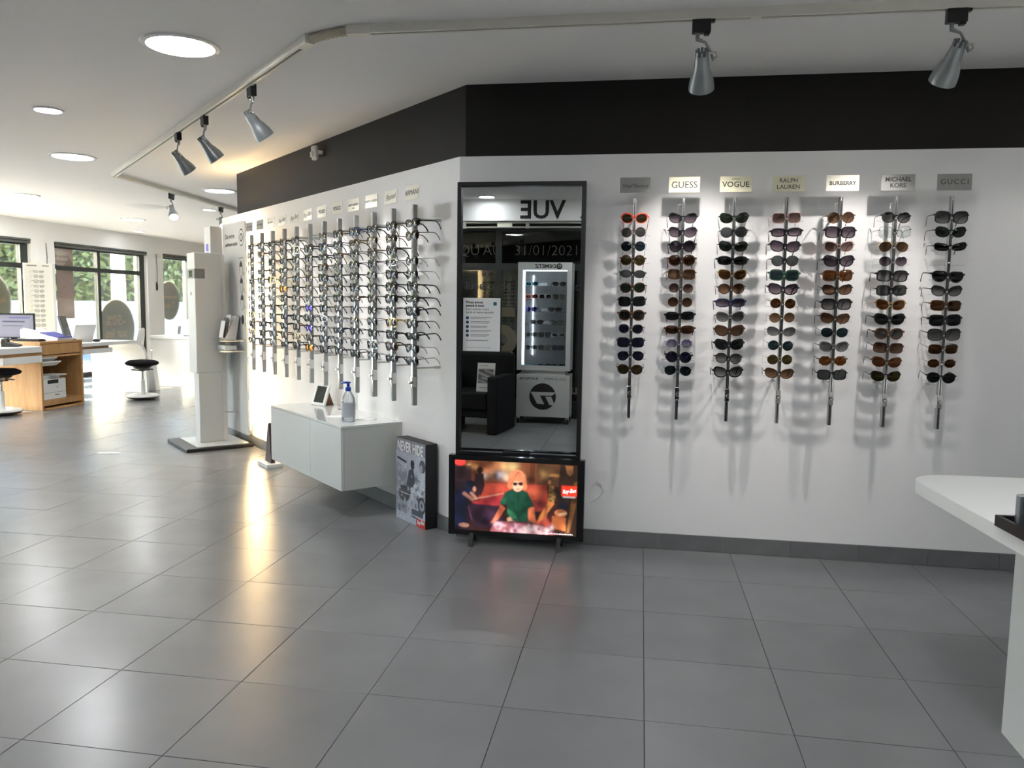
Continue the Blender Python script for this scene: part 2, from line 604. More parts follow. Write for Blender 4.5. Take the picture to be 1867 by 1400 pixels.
for k, (area, x, y) in enumerate(cells):
    if k < 290 and area > 0:
        o = put('floor_tile', tile_me, None, floor, (x + T / 2, y + T / 2, RNG.uniform(-0.0003, 0.0003)), (0, 0, PI / 2 * RNG.integers(0, 4)))
    else:
        rest.box(x + 0.0016, x + T - 0.0016, y + 0.0016, y + T - 0.0016, -0.010, 0.0)
ro = obj('floor_tiles_beyond', rest, TILE, floor)
ro['kind'] = 'stuff'

ceiling = struct('ceiling', MB().box(WIN_X - 0.3, SIDE_X + 0.3, FRONT_Y - 0.1, BACK_Y + 0.2, CEIL_Z, CEIL_Z + 0.15), CEIL, 'smooth off-white painted ceiling')

def wall_pair(off0, off1, z0, z1, lenL, namer, namel, m, labr, labl):
    a, b = offset_corner(off0), offset_corner(off1)
    struct(namer, MB().prism([(a.x, a.y), (SIDE_X, WALL_Y + off0), (SIDE_X, WALL_Y + off1), (b.x, b.y)], z0, z1), m, labr)
    e0 = CORNER + UL * lenL - NL * off0
    e1 = CORNER + UL * lenL - NL * off1
    struct(namel, MB().prism([(a.x, a.y), (b.x, b.y), (e1.x, e1.y), (e0.x, e0.y)], z0, z1), m, labl)
wall_pair(0.0, 0.14, 0.0, PANEL_TOP, 4.17, 'wall_right', 'wall_left', WHITE_WALL, 'white display wall behind the sunglasses rails', 'white angled display wall behind the eyeglasses rails')
wall_pair(0.05, 0.14, PANEL_TOP, CEIL_Z, 3.86, 'trim_1', 'trim_2', DARK_BAND, 'dark brown band above the white sunglasses wall', 'dark brown band above the angled wall')

# baseboards with one tile per piece
bb = struct('baseboard_right', MB().prism([(offset_corner(-0.006).x, WALL_Y - 0.006), (SIDE_X, WALL_Y - 0.006), (SIDE_X, WALL_Y), (CORNER.x, WALL_Y)], 0.0, 0.083), LGROUT, 'grey skirting tiles along the white sunglasses wall')
def skirt_mesh(wd):
    m_ = MB().box(0.001, wd - 0.001, -0.009, 0.0, 0.001, 0.085).mesh('skirting_tile', bevel=0.001)
    m_.materials.append(SKIRT)
    return m_
sk = skirt_mesh(0.334)
x = 0.132 - 0.334 * 3
put('skirting_tile', skirt_mesh(x - offset_corner(-0.01).x), None, bb, (offset_corner(-0.01).x, WALL_Y - 0.001, 0))
while x < SIDE_X - 0.34:
    put('skirting_tile', sk, None, bb, (x, WALL_Y - 0.001, 0))
    x += 0.334
bl = struct('baseboard_left', MB().box(-4.17, -0.004, -0.006, 0.0, 0.0, 0.083), LGROUT, 'grey skirting tiles along the angled wall', loc=(CORNER.x, CORNER.y, 0), rotz=LROT)
s = 0.02
while s < 4.1:
    wd = min(0.334, 4.16 - s)
    put('skirting_tile', sk if wd > 0.33 else skirt_mesh(wd), None, bl, (-s - wd, -0.001, 0))
    s += 0.334

# closing walls out of view
struct('wall_side', MB().box(SIDE_X, SIDE_X + 0.15, FRONT_Y, WALL_Y, 0, CEIL_Z), WHITE_WALL, 'plain white side wall past the counter')
struct('wall_back', MB().box(WIN_X, 0.4, BACK_Y, BACK_Y + 0.15, 0, CEIL_Z), WHITE_WALL, 'plain white end wall past the desks')
struct('wall_partition', MB().box(0.25, 0.40, WALL_Y + 0.14, BACK_Y, 0, CEIL_Z), WHITE_WALL, 'plain white partition behind the display walls')

# ------------------------------------------------------------------ window wall on the sunny side (x = WIN_X)
WINS = [(8.25, 10.56), (11.03, 13.36), (13.84, 14.92), (6.1, 7.9), (3.9, 4.9)]  # last two are unseen openings, added to let in sun and daylight
HEAD = 2.16
wb = MB()
wb.box(WIN_X - 0.15, WIN_X + 0.10, FRONT_Y, BACK_Y, HEAD, CEIL_Z)
ys = sorted(WINS)
prev = FRONT_Y
for (a, b) in ys:
    wb.box(WIN_X - 0.15, WIN_X + 0.10, prev, a, 0, HEAD)
    prev = b
wb.box(WIN_X - 0.15, WIN_X + 0.10, prev, BACK_Y, 0, HEAD)
struct('wall_window', wb, WHITE_WALL, 'white piers and lintel around the sunny windows')

def window(name, y0, y1, label, split=0.47, transom=True, z1=HEAD):
    r = struct(name)
    r['label'] = label
    r['category'] = 'window'
    r.location = (WIN_X, 0, 0)
    f = MB()
    fw = 0.055
    f.box(-0.03, 0.03, y0, y1, 0.0, 0.07)
    f.box(-0.03, 0.03, y0, y1, z1 - 0.09, z1)
    f.box(-0.03, 0.03, y0, y0 + fw, 0.07, z1 - 0.09)
    f.box(-0.03, 0.03, y1 - 0.14, y1, 0.07, z1 - 0.09)
    obj('frame', f, FRAME_DARK, r)
    ym = y0 + (y1 - y0) * split
    zt = 1.765
    cols = [(y0 + fw, ym - 0.035), (ym + 0.035, y1 - 0.14)] if split else [(y0 + fw, y1 - 0.14)]
    rows = [(0.07, zt - 0.035), (zt + 0.035, z1 - 0.09)] if transom else [(0.07, z1 - 0.09)]
    if split:
        obj('mullion', MB().box(-0.03, 0.03, ym - 0.035, ym + 0.035, 0.07, z1 - 0.09), FRAME_DARK, r)
    if transom:
        for (a, b) in cols:
            obj('transom', MB().box(-0.03, 0.03, a, b, zt - 0.035, zt + 0.035), FRAME_DARK, r)
    for (a, b) in cols:
        for (c, d) in rows:
            obj('pane', MB().box(-0.004, 0.004, a, b, c, d), GLASS, r)
    sh = obj('shutter_rail', MB().box(0.03, 0.10, y0 + 0.02, y1 - 0.02, z1 - 0.065, z1 - 0.035).box(0.03, 0.11, y0 + 0.02, y1 - 0.02, z1 - 0.028, z1 - 0.004), mat('grey_shutter_rail', (0.12, 0.13, 0.125), 0.4, metal=0.5, noise=0.03), r)
    return r
window('window_1', *WINS[0], 'dark-framed window behind the monitor on the oak cabinet')
window('window_2', *WINS[1], 'four-pane dark-framed window with a brown poster on its glass')
window('window_3', *WINS[2], 'tall narrow glazed door panel behind the far white desk', split=0, transom=False)
window('window_4', *WINS[3], 'unseen dark-framed window added to let sun onto the oak cabinet')  # out of view, added so the sun reaches the oak cabinet
window('window_5', *WINS[4], 'unseen dark-framed window nearest the shop front, added to brighten the room')  # out of view, added to brighten the counter leg and walls

def oval(name, yc, zc, ry, rz, label, lines):
    """printed oval decal on the outside of the pane; it reads from the street"""
    r = thing(name, label, 'window decal', (WIN_X - 0.012, yc, zc), 0)
    n = 40
    outer = [(ry * math.cos(2 * PI * k / n), rz * math.sin(2 * PI * k / n)) for k in range(n)]
    inner = [(p[0] * 0.965, p[1] * 0.965) for p in outer]
    M = Matrix(((0, 0, 1, 0), (1, 0, 0, 0), (0, 1, 0, 0), (0, 0, 0, 1)))
    obj('oval_rim', MB().prism(outer, -0.004, -0.002, M), DECAL_RIM, r)
    obj('oval_face', MB().prism(inner, -0.0055, 0.0, M), DECAL, r)
    for (body, size, dy, dz) in lines:
        text(body, size, PEACH, r, (0.001, dy, dz), (PI / 2, 0, -PI / 2), depth=0.0008, bold=0.004)
    return r
oval('window_decal', 12.62, 0.78, 0.50, 0.51, 'large grey oval decal saying -50% on the four-pane window', [('-50%', 0.26, -0.04, 0.13), ('sur les', 0.22, -0.02, -0.09), ('montures', 0.22, 0.02, -0.30)])
oval('window_decal', 14.20, 1.275, 0.365, 0.385, 'grey oval decal saying 7 ans on the narrow glazed door', [('Anniversaire', 0.105, 0.0, 0.07), ('7 ans', 0.17, 0.0, -0.09)])
oval('window_decal', 9.86, 1.20, 0.42, 0.46, 'grey oval decal on the window behind the monitor', [('Anniversaire', 0.12, 0.0, 0.05)])

# brown poster on the window
p = Print(48, 110, srgb(142, 128, 120))
p.ell(0.3, 0.12, 0.5, 0.16, srgb(190, 182, 174), 0.8, 1.5)
p.poly([(0.55, 0.27), (0.8, 0.15), (1.0, 0.22), (1.0, 0.4), (0.5, 0.36)], srgb(110, 92, 90), 0.8)
p.rect(0, 0.28, 1, 0.72, srgb(118, 100, 98), 0.6)
p.ell(0.8, 0.85, 0.5, 0.12, srgb(170, 156, 150), 0.7, 1.5)
p.grain(0.05, 2)
pr = thing('window_poster', 'tall brown-grey poster stuck on the four-pane window', 'poster', (WIN_X + 0.012, 11.30, 0.97), PI / 2)
put('sheet', p.mesh('sheet', 0.46, 1.13), print_mat('poster_print_window'), pr)
obj('backing', MB().box(-0.23, 0.23, 0.0005, 0.002, 0, 1.13), PAPER, pr)
for k, (b_, zz) in enumerate([('Un ennemi', 0.98), ('invisible', 0.90), ('les yeux', 0.82)]):
    text(b_, 0.075, INK_GREY, pr, (-0.02, -0.002, zz), depth=0.0003)
# hanging cable with a plug on the pier
hc = thing('hanging_cord', 'thin black cord with a switch hanging on the white pier', 'cord', (WIN_X + 0.105, 13.62, 1.62))
obj('cable', MB().tube([(0, 0, 0.52), (0.01, 0.01, 0.3), (0.0, 0.02, 0.10), (0.006, 0.015, 0.0)], 0.004, 6), BLACK, hc)
obj('switch', MB().lathe([(0.012, -0.16), (0.02, -0.13), (0.02, -0.05), (0.01, 0.0)], 10), BLACK, hc, smooth=True)
hc2 = thing('hanging_cord', 'thin grey shutter cord on the pier behind the oak cabinet', 'cord', (WIN_X + 0.105, 10.85, 1.72))
obj('cable', MB().tube([(0, 0, 0.40), (0.005, 0.01, 0.2), (0.0, 0.0, 0.0)], 0.005, 6), INK_GREY, hc2)

# ------------------------------------------------------------------ outside the windows
GROUND = mat('pale_paving', (0.34, 0.33, 0.31), 0.9, noise=0.1, nscale=0.6)
struct('ground_outside', MB().box(-60, WIN_X - 0.3, -40, 60, -0.4, -0.05), GROUND, 'sunlit paving outside the windows')
struct('road_outside', MB().box(-13.8, -11.4, -40, 60, -0.05, -0.03), mat('asphalt_shade_blue', (0.16, 0.19, 0.26), 0.9, noise=0.2, nscale=3), 'asphalt strip outside the windows, its blue-grey imitating shade')  # the blue of shade is put into the asphalt colour
tag(obj('garden_wall', MB().box(-17.0, -16.6, -10, 50, -0.05, 1.22), mat('white_render', (0.75, 0.74, 0.72), 0.8, noise=0.05, nscale=2), bevel=0.02), 'low white rendered wall below the hedge outside', 'wall')
def leaves(name, x0, x1, y0, y1, z0, z1, n, m, size):
    r = np.random.default_rng(5)
    c = np.stack([r.uniform(x0, x1, n), r.uniform(y0, y1, n), z0 + (z1 - z0) * r.uniform(0, 1, n) * (0.8 + 0.2 * np.sin(r.uniform(y0, y1, n)))], 1)
    a = r.normal(size=(n, 3)); a /= np.linalg.norm(a, axis=1)[:, None]
    b = r.normal(size=(n, 3)); b -= a * np.sum(a * b, 1)[:, None]; b /= np.linalg.norm(b, axis=1)[:, None]
    sz = r.uniform(0.6, 1.3, (n, 1)) * size
    v = np.stack([c - a * sz, c + b * sz * 0.5, c + a * sz, c - b * sz * 0.5], 1).reshape(-1, 3)
    me = bpy.data.meshes.new(name)
    me.from_pydata([tuple(q) for q in v], [], [(4 * k, 4 * k + 1, 4 * k + 2, 4 * k + 3) for k in range(n)])
    me.materials.append(m)
    o = bpy.data.objects.new(name, me)
    COL.objects.link(o)
    return o
LEAF = mat('hedge_leaf', (0.25, 0.27, 0.085), 0.6, noise=0.5, nscale=1.5)
LEAF.node_tree.nodes['Principled BSDF'].inputs['Transmission Weight'].default_value = 0.0
hd = leaves('hedge_leaves', -19.0, -17.1, 8, 30, 1.2, 5.2, 30000, LEAF, 0.13)
tag(hd, 'dense green hedge seen through the windows', 'hedge', kind='stuff')
tag(obj('hedge_core', MB().box(-18.9, -17.5, 8, 30, 1.0, 4.4), mat('hedge_dark', (0.02, 0.035, 0.015), 0.9, noise=0.4, nscale=2)), 'dark inner branches of the hedge outside', 'hedge', kind='stuff')
bh = thing('house', 'brown-roofed house beyond the hedge outside', 'house', (-26, 22, 0))
obj('house_wall', MB().box(-3, 3, -12, 12, 0, 4.6), mat('beige_render', (0.55, 0.45, 0.4), 0.9, noise=0.05), bh)
obj('roof', MB().prism([(-3.6, 4.5), (3.6, 4.5), (0, 6.6)], -12.6, 12.6, Matrix(((1, 0, 0, 0), (0, 0, -1, 0), (0, 1, 0, 0), (0, 0, 0, 1)))), mat('brown_roof_tiles', (0.16, 0.07, 0.06), 0.8, noise=0.2, nscale=3), bh)
for k, (yy) in enumerate((9.3, 13.0)):
    tag(obj('outside_column', MB().lathe([(0.16, -0.05), (0.16, 0.0), (0.13, 0.08), (0.12, 2.5), (0.17, 2.6)], 20, Matrix.Translation((WIN_X - 1.2, yy + 1.35, 0))), mat('white_render', (0.75, 0.74, 0.72)), smooth=True),
        ['white outside column beyond the window behind the monitor', 'white outside column beyond the four-pane window'][k], 'column')

# ------------------------------------------------------------------ shop front behind the viewer (seen in the mirror)
sf = MB()
MX = [-5.2, -3.4, -1.63, 0.15, 1.9, SIDE_X]
struct('wall_front', MB().box(WIN_X, -5.2, FRONT_Y - 0.12, FRONT_Y + 0.02, 0, CEIL_Z).box(-5.2, SIDE_X, FRONT_Y - 0.10, FRONT_Y + 0.22, 2.215, CEIL_Z), WHITE_WALL, 'white lintel and solid wall of the shop front')
struct('trim_3', MB().box(-5.2, SIDE_X, FRONT_Y - 0.10, FRONT_Y + 0.04, 0, 0.14), FRAME_DARK, 'dark plinth below the shop-front windows')
for k in range(len(MX) - 1):
    a, b = MX[k], MX[k + 1]
    r = struct('window_%d' % (6 + k))
    r['label'] = ORD[k] + ' dark-framed shop-front window counting from the solid wall'
    r['category'] = 'window'
    r.location = (0, FRONT_Y, 0)
    f = MB().box(a, b, -0.03, 0.03, 0.14, 0.20).box(a, b, -0.03, 0.03, 2.12, 2.215)
    f.box(a, a + 0.035, -0.03, 0.03, 0.2, 2.12).box(b - 0.035, b, -0.03, 0.03, 0.2, 2.12)
    obj('frame', f, FRAME_DARK, r)
    obj('transom', MB().box(a + 0.035, b - 0.035, -0.03, 0.03, 1.68, 1.757), FRAME_DARK, r)
    obj('pane', MB().box(a + 0.035, b - 0.035, -0.004, 0.004, 0.2, 1.68), GLASS_DARK, r)
    obj('pane', MB().box(a + 0.035, b - 0.035, -0.004, 0.004, 1.757, 2.12), GLASS_DARK, r)
rr = thing('shutter_track', 'steel roller track under the shop-front lintel', 'track', (0, FRONT_Y + 0.16, 2.17))
obj('rail', MB().box(-5.2, SIDE_X, -0.015, 0.015, 0.02, 0.035).box(-5.2, SIDE_X, -0.015, 0.015, -0.03, -0.012), STEEL, rr)
for k in range(9):
    obj('bracket', MB().box(-4.9 + k * 0.72, -4.86 + k * 0.72, -0.02, 0.02, -0.035, 0.04), STEEL, rr)
obj('lock_plate', MB().box(-1.62, -1.45, 0.015, 0.03, -0.025, 0.03), PLATE_CREAM, rr, bevel=0.004)
# lettering on the lintel (reads from inside the shop)
lt = thing('wall_lettering', 'large black letters reading A VUE on the shop-front lintel', 'lettering', (-0.85, FRONT_Y + 0.221, 2.325))
text('VUE', 0.275, INK, lt, (-0.26, 0.001, 0.0), (PI / 2, 0, PI), bold=0.006)
text('A', 0.275, INK, lt, (0.255, 0.001, 0.0), (PI / 2, 0, PI), bold=0.006)
# vinyl letters on the glass (read from the street)
gl = thing('glass_lettering', 'frosted and peach vinyl letters across the shop-front glass', 'lettering', (-1.4, FRONT_Y, 0))
text("JUSQU'AU   31/01/2021", 0.165, FROST, gl, (-0.12, 0.006, 1.90), depth=0.0004, bold=-0.0028)
text('lunette de', 0.13, FROST, gl, (-0.35, 0.006, 1.50), depth=0.0006, bold=0.002)
text('femmes / hommes', 0.13, FROST, gl, (0.55, 0.006, 1.50), depth=0.0006, bold=0.002)
text('50', 0.75, mat('dull_peach_vinyl', (0.22, 0.19, 0.13), 0.6, noise=0.02), gl, (0.02, 0.006, 0.95), depth=0.0006, bold=0.02)
text('les       montures', 0.16, MATS['dull_peach_vinyl'], gl, (0.35, 0.006, 0.33), depth=0.0006, bold=0.003)
# dark enclosure added outside the shop front to keep sky light out
SHIELD = mat('skyshield_grey', (0.10, 0.105, 0.10), 0.8, noise=0.1, nscale=2)
struct('wall_skyshield', MB().box(WIN_X, SIDE_X + 0.4, FRONT_Y - 4.2, FRONT_Y - 4.0, 0, 3.0).box(WIN_X - 0.2, WIN_X, FRONT_Y - 4.2, FRONT_Y - 0.12, 0, 3.0).box(SIDE_X + 0.2, SIDE_X + 0.4, FRONT_Y - 4.2, FRONT_Y, 0, 3.0), SHIELD, 'dark wall added outside the shop front to keep sky light out')
struct('floor_skyshield', MB().box(WIN_X, SIDE_X + 0.4, FRONT_Y - 4.2, FRONT_Y - 0.1, -0.12, -0.01), SHIELD, 'dark floor of the enclosure added outside the shop front')
struct('ceiling_skyshield', MB().box(WIN_X - 0.2, SIDE_X + 0.4, FRONT_Y - 4.2, FRONT_Y - 0.1, 2.6, 3.0), SHIELD, 'low dark cover added outside the shop front to block the sky')

# ------------------------------------------------------------------ ceiling lights
DL = [(-2.122, 3.45, .35, 'largest round ceiling light, nearest the track corner'),
      (-3.667, 4.491, .18, 'small round ceiling light between the two big ones along the track'),
      (-4.655, 5.957, .36, 'big round ceiling light beside the end of the angled track'),
      (-6.985, 8.104, .36, 'big round ceiling light above the oak cabinet'),
      (-8.542, 9.743, .18, 'small round ceiling light by the window behind the monitor'),
      (-4.464, 7.915, .35, 'big round ceiling light behind the short track, at the dark band end'),
      (-5.528, 9.529, .18, 'small round ceiling light just past the spot on the short track'),
      (-7.376, 10.641, .35, 'big round ceiling light before the four-pane window'),
      (-8.561, 12.511, .16, 'small round ceiling light nearest the narrow glazed door'),
      (-1.69, -0.20, .20, 'small round ceiling light near the shop-front lintel, seen in the mirror'),
      (0.35, 1.55, .35, 'unseen big round ceiling light added over the open floor before the sunglasses wall'),  # from here down: unseen lamps added to lift the room light
      (2.2, 1.6, .35, 'unseen big round ceiling light added above the white counter'),
      (-4.2, 1.2, .35, 'unseen big round ceiling light added near the shop-front solid wall'),
      (-0.4, 0.35, .35, 'unseen big round ceiling light added over the floor between armchair and counter'),
      (-2.7, 1.5, .35, 'unseen big round ceiling light added between the armchair and the angled wall'),
      (-6.4, 3.6, .35, 'unseen big round ceiling light added near the windows, between desk and shop front'),
      (-2.6, 11.0, .35, 'unseen big round ceiling light added behind the angled wall')]
for (x, y, d, lab) in DL:
    r = thing('ceiling_light', lab, 'ceiling light', (x, y, CEIL_Z), 0, 'round recessed ceiling lights')
    R = d / 2
    obj('trim_ring', MB().lathe([(R * 0.80, -0.0005), (R * 0.85, -0.010), (R * 0.97, -0.008), (R, -0.0005)], 40), WHITE_PLASTIC, r, smooth=True)
    obj('diffuser', MB().lathe([(R * 0.80, -0.004), (R * 0.80, -0.001)], 40), LAMP_DISC, r)
cs = thing('ceiling_dome', 'shallow white translucent dome on the ceiling beside the spot', 'dome', (-6.16, 9.15, CEIL_Z))
obj('dome', MB().lathe([(0.24, -0.0), (0.22, -0.008), (0.16, -0.02), (0.08, -0.026), (0.001, -0.028)][::-1], 32), WHITE_PLASTIC, cs, smooth=True)

# ------------------------------------------------------------------ lighting track and spots
def track_run(name, label, p0, p1):
    p0, p1 = Vector((*p0, 0)), Vector((*p1, 0))
    d = p1 - p0
    r = thing(name, label, 'light track', (p0.x, p0.y, CEIL_Z), math.atan2(d.y, d.x))
    ln = d.length
    obj('channel', MB().box(0, ln, -0.022, -0.008, -0.036, 0).box(0, ln, 0.008, 0.022, -0.036, 0).box(0, ln, -0.008, 0.008, -0.012, 0), TRACK, r)
    obj('slot', MB().box(0.05, ln - 0.05, -0.006, 0.006, -0.030, -0.012), BLACK, r)
    return r
TR0, TR1, TR2, TR3 = (-1.235, 3.31), (-1.50, 3.42), (-4.86, 6.75), (-5.15, 9.9)
t1 = track_run('light_track', 'long cream light track parallel to the sunglasses wall', TR0, (SIDE_X - 0.05, 3.31))
obj('joint', MB().box(1.62, 1.66, -0.024, 0.024, -0.038, 0), TRACK, t1)
track_run('light_track', 'cream light track running along the angled wall', TR1, TR2)
track_run('light_track', 'short cream light track running toward the windows', TR2, TR3)
fj = thing('track_joint', 'ribbed flexible cream joint between two light tracks', 'track joint', (0, 0, CEIL_Z - 0.018))
a, b = Vector((*TR1, 0)), Vector((*TR0, 0))
mid = Vector((-1.39, 3.33, 0))
path = []
for k in range(25):
    t = k / 24
    path.append(a * (1 - t) ** 2 + mid * 2 * t * (1 - t) + b * t * t)
obj('hose', MB().tube(path, [0.021 if k % 2 else 0.017 for k in range(25)], 12), mat('beige_hose', (0.60, 0.54, 0.40), 0.5, noise=0.02), fj, smooth=True)
obj('end_cap', MB().box(-0.05, 0.05, -0.026, 0.026, -0.022, 0.018), TRACK, fj, (a.x, a.y, 0), (0, 0, math.radians(135)), bevel=0.003)
obj('end_cap', MB().box(-0.05, 0.05, -0.026, 0.026, -0.022, 0.018), TRACK, fj, (b.x + 0.02, b.y, 0), bevel=0.003)

def spot(px_, py_, aim, label, lit=1.0, drop=0.158, rotz=0.0, cone=62, col=(1.0, 0.94, 0.90)):
    """track spot: adapter, bent arm, finned bell-shaped head aimed at a point"""
    r = thing('track_spotlight', label, 'spotlight', (px_, py_, CEIL_Z - 0.034), 0, 'grey spotlights on the ceiling track')
    piv = Vector((0.0, 0.0, -drop))
    d = (Vector(aim) - (Vector(r.location) + piv)).normalized()
    cz, sz = math.cos(rotz), math.sin(rotz)
    obj('adapter', MB().box(-0.042, 0.030, -0.016, 0.016, -0.052, 0.012).box(0.030, 0.046, -0.012, 0.012, -0.012, 0.010).box(0.004, 0.026, -0.013, 0.013, -0.060, -0.05), BLACK, r, rot=(0, 0, rotz), bevel=0.003)
    side = Vector((cz, sz, 0))
    hp = piv + side * 0.045                     # yoke joint beside the head's neck
    obj('arm', MB().tube([Vector((0, 0, -0.05)) - side * 0.02, Vector((0, 0, -0.075)) - side * 0.02, side * 0.012 + Vector((0, 0, -0.088)), side * 0.035 + Vector((0, 0, -drop + 0.028)), hp + Vector((0, 0, 0.0))], [0.010, 0.009, 0.005, 0.005, 0.006], 8), SPOT_GREY, r, smooth=True)
    q = d.to_track_quat('-Z', 'Y')
    rot = q.to_euler()
    hd_ = obj('head', MB().lathe([(0.025, 0.026), (0.028, 0.0), (0.031, -0.024), (0.031, -0.029), (0.040, -0.052), (0.048, -0.082), (0.051, -0.108), (0.051, -0.118), (0.047, -0.118), (0.043, -0.092), (0.034, -0.07)][::-1], 28), SPOT_GREY, r, tuple(piv), tuple(rot), smooth=True)
    for k in range(8):
        t = 2 * PI * k / 8
        obj('fin', MB().box(-0.005, 0.005, 0.016, 0.0255, 0.022, 0.044, Matrix.Rotation(t, 4, 'Z')), SPOT_GREY, hd_)
    obj('yoke', MB().tube([(0.028, 0, 0.03), (0.05, 0, 0.032), (0.058, 0, 0.018), (0.045, 0, 0.0)], 0.005, 6), STEEL, hd_)
    obj('bulb', MB().lathe([(0.034, -0.084), (0.034, -0.08)], 20), BULB if lit else WHITE_PLASTIC, hd_)
    if lit:
        ld = bpy.data.lights.new('spot_lamp', 'SPOT')
        ld.energy = SPOT_W * lit
        ld.spot_size = math.radians(cone)
        ld.spot_blend = 0.7
        ld.shadow_soft_size = 0.022
        ld.color = col
        lo = bpy.data.objects.new('spot_lamp', ld)
        COL.objects.link(lo)
        lo.parent = r
        lo.location = piv + d * 0.125
        lo.rotation_euler = rot
    return r
spot(0.205, 3.31, (0.28, 4.19, 1.30), 'grey track spotlight above the second sunglasses rail', 1.0, rotz=0.0)
spot(1.140, 3.31, (0.95, 4.19, 1.25), 'grey track spotlight above the sixth sunglasses rail', 1.0, rotz=0.0)
spot(2.15, 3.31, (1.75, 4.19, 1.25), 'grey track spotlight at the counter end of the long track', 0.15)
spot(-2.083, 4.037, (*L(0.75, 0.0)[:2], 1.2), 'grey track spotlight nearest the flexible joint on the angled track', 1.0, rotz=math.radians(135))
spot(-2.708, 4.637, (*L(1.55, 0.0)[:2], 1.2), 'middle grey spotlight of the three on the angled track', 1.0, rotz=math.radians(135))
spot(-3.150, 5.056, (*L(2.3, 0.0)[:2], 1.2), 'grey spotlight farthest from the flexible joint on the angled track', 0.9, rotz=math.radians(135))
spot(-5.02, 7.913, (-4.3, 7.2, 1.0), 'lit grey spotlight on the short track before the far desks', 0.6, rotz=math.radians(95))
spot(-5.09, 9.05, (-4.0, 8.0, 1.0), 'grey spotlight on the short track beside the dark band', 0.3, rotz=math.radians(95))
# presence sensor on the dark band
se = thing('motion_sensor', 'small white motion sensor on the dark band', 'sensor', L(1.94, -0.05, 2.365), LROT)
obj('bracket', MB().tube([(0.03, 0, 0.0), (0.025, -0.03, 0.0)], 0.014, 10), WHITE_PLASTIC, se, smooth=True)
obj('housing', MB().prism([(-0.035, -0.03), (0.03, -0.03), (0.035, -0.055), (0.0, -0.072), (-0.032, -0.06)], -0.05, 0.045), WHITE_PLASTIC, se, rot=(0, math.radians(-8), 0), bevel=0.006)
obj('lens_window', MB().box(-0.022, 0.018, -0.076, -0.06, -0.035, 0.005), mat('frosted_plastic', (0.6, 0.6, 0.6), 0.5, noise=0.02), se, rot=(0, math.radians(-8), 0), bevel=0.004)

# ------------------------------------------------------------------ mirror with paper notice, screen, poster box
mr = thing('wall_mirror', 'tall black-framed mirror on the white wall beside the corner', 'mirror', (-0.640, WALL_Y - 0.028, 0.455))
W2, H2, fw = 0.340, 1.472, 0.022
obj('frame', MB().box(-W2, W2, -0.022, 0.022, 0, 0.035).box(-W2, W2, -0.022, 0.022, H2 - fw, H2).box(-W2, -W2 + fw, -0.022, 0.022, 0.035, H2 - fw).box(W2 - fw, W2, -0.022, 0.022, 0.035, H2 - fw), BLACK, mr, bevel=0.002)
obj('mirror_glass', MB().box(-W2 + fw, W2 - fw, 0.0, 0.006, 0.035, H2 - fw), MIRROR, mr)
obj('backing', MB().box(-W2 + 0.005, W2 - 0.005, 0.008, 0.024, 0.005, H2 - 0.005), BLACK, mr)
obj('catch', MB().box(-0.08, 0.07, -0.03, -0.02, 0.02, 0.042), BLACK, mr, bevel=0.002)
no = thing('paper_notice', 'white printed notice stuck on the mirror glass', 'notice', (-0.848, WALL_Y - 0.0295, 1.036))
obj('sheet', MB().box(-0.100, 0.103, 0, 0.0006, 0, 0.285), PAPER, no)
for (b_, sz, zz, bo) in [('Nous avons', 0.0195, 0.262, 0.0006), ('pensé à tout', 0.0195, 0.244, 0.0006), ('pour assurer votre', 0.0165, 0.225, 0.0), ('santé et votre sécurité', 0.0165, 0.208, 0.0)]:
    text(b_, sz, INK, no, (-0.085, -0.0004, zz), depth=0.0002, bold=bo, align='LEFT')
for k in range(5):
    zz = 0.178 - k * 0.0235
    obj('bullet', MB().lathe([(0.0085, 0), (0.0085, 0.0006)], 20, Matrix.Translation((-0.076, -0.0002, zz)) @ Matrix.Rotation(PI / 2, 4, 'X')), BLUE_INK, no)
    m_ = MB().box(-0.06, 0.055 - 0.01 * (k % 3), -0.0005, -0.0001, zz + 0.002, zz + 0.0048).box(-0.06, 0.03 + 0.01 * (k % 2), -0.0005, -0.0001, zz - 0.005, zz - 0.0030)
    obj('text_line', m_, INK_GREY, no)
obj('text_line', MB().box(-0.085, 0.04, -0.0005, -0.0001, 0.056, 0.059).box(-0.085, 0.055, -0.0005, -0.0001, 0.018, 0.0195), INK_GREY, no)
obj('corner_logo', MB().box(0.065, 0.083, -0.0005, -0.0001, 0.246, 0.264), mat('teal_print', (0.02, 0.10, 0.16), 0.5, noise=0.02), no)

# television on the floor
tv = thing('television', 'black flat television showing a red bar scene, standing under the mirror', 'television', (-0.631, 4.052, -0.020), math.radians(-0.6))
obj('casing', MB().box(-0.364, 0.364, 0.0, 0.035, 0.072, 0.505).box(-0.364, 0.364, -0.008, 0.0, 0.480, 0.505).box(-0.364, 0.364, -0.008, 0.0, 0.072, 0.098).box(-0.364, -0.331, -0.008, 0.0, 0.098, 0.480).box(0.327, 0.364, -0.008, 0.0, 0.098, 0.480), BLACK_GLOSS, tv)
obj('rear_housing', MB().box(-0.27, 0.27, 0.035, 0.072, 0.10, 0.40), BLACK, tv, bevel=0.01)
for sx in (-0.235, 0.235):
    obj('foot', MB().prism([(-0.065, 0.02), (-0.045, 0.02), (-0.01, 0.055), (0.03, 0.055), (0.052, 0.02), (0.072, 0.02), (0.05, 0.09), (-0.02, 0.09)], -0.011, 0.011, Matrix.Translation((sx, 0.015, 0)) @ Matrix(((0, 0, 1, 0), (1, 0, 0, 0), (0, 1, 0, 0), (0, 0, 0, 1)))), BLACK, tv)
p = Print(260, 148, (0.05, 0.015, 0.012))
p.rect(0, 0, 1, 0.32, (0.16, 0.045, 0.02))
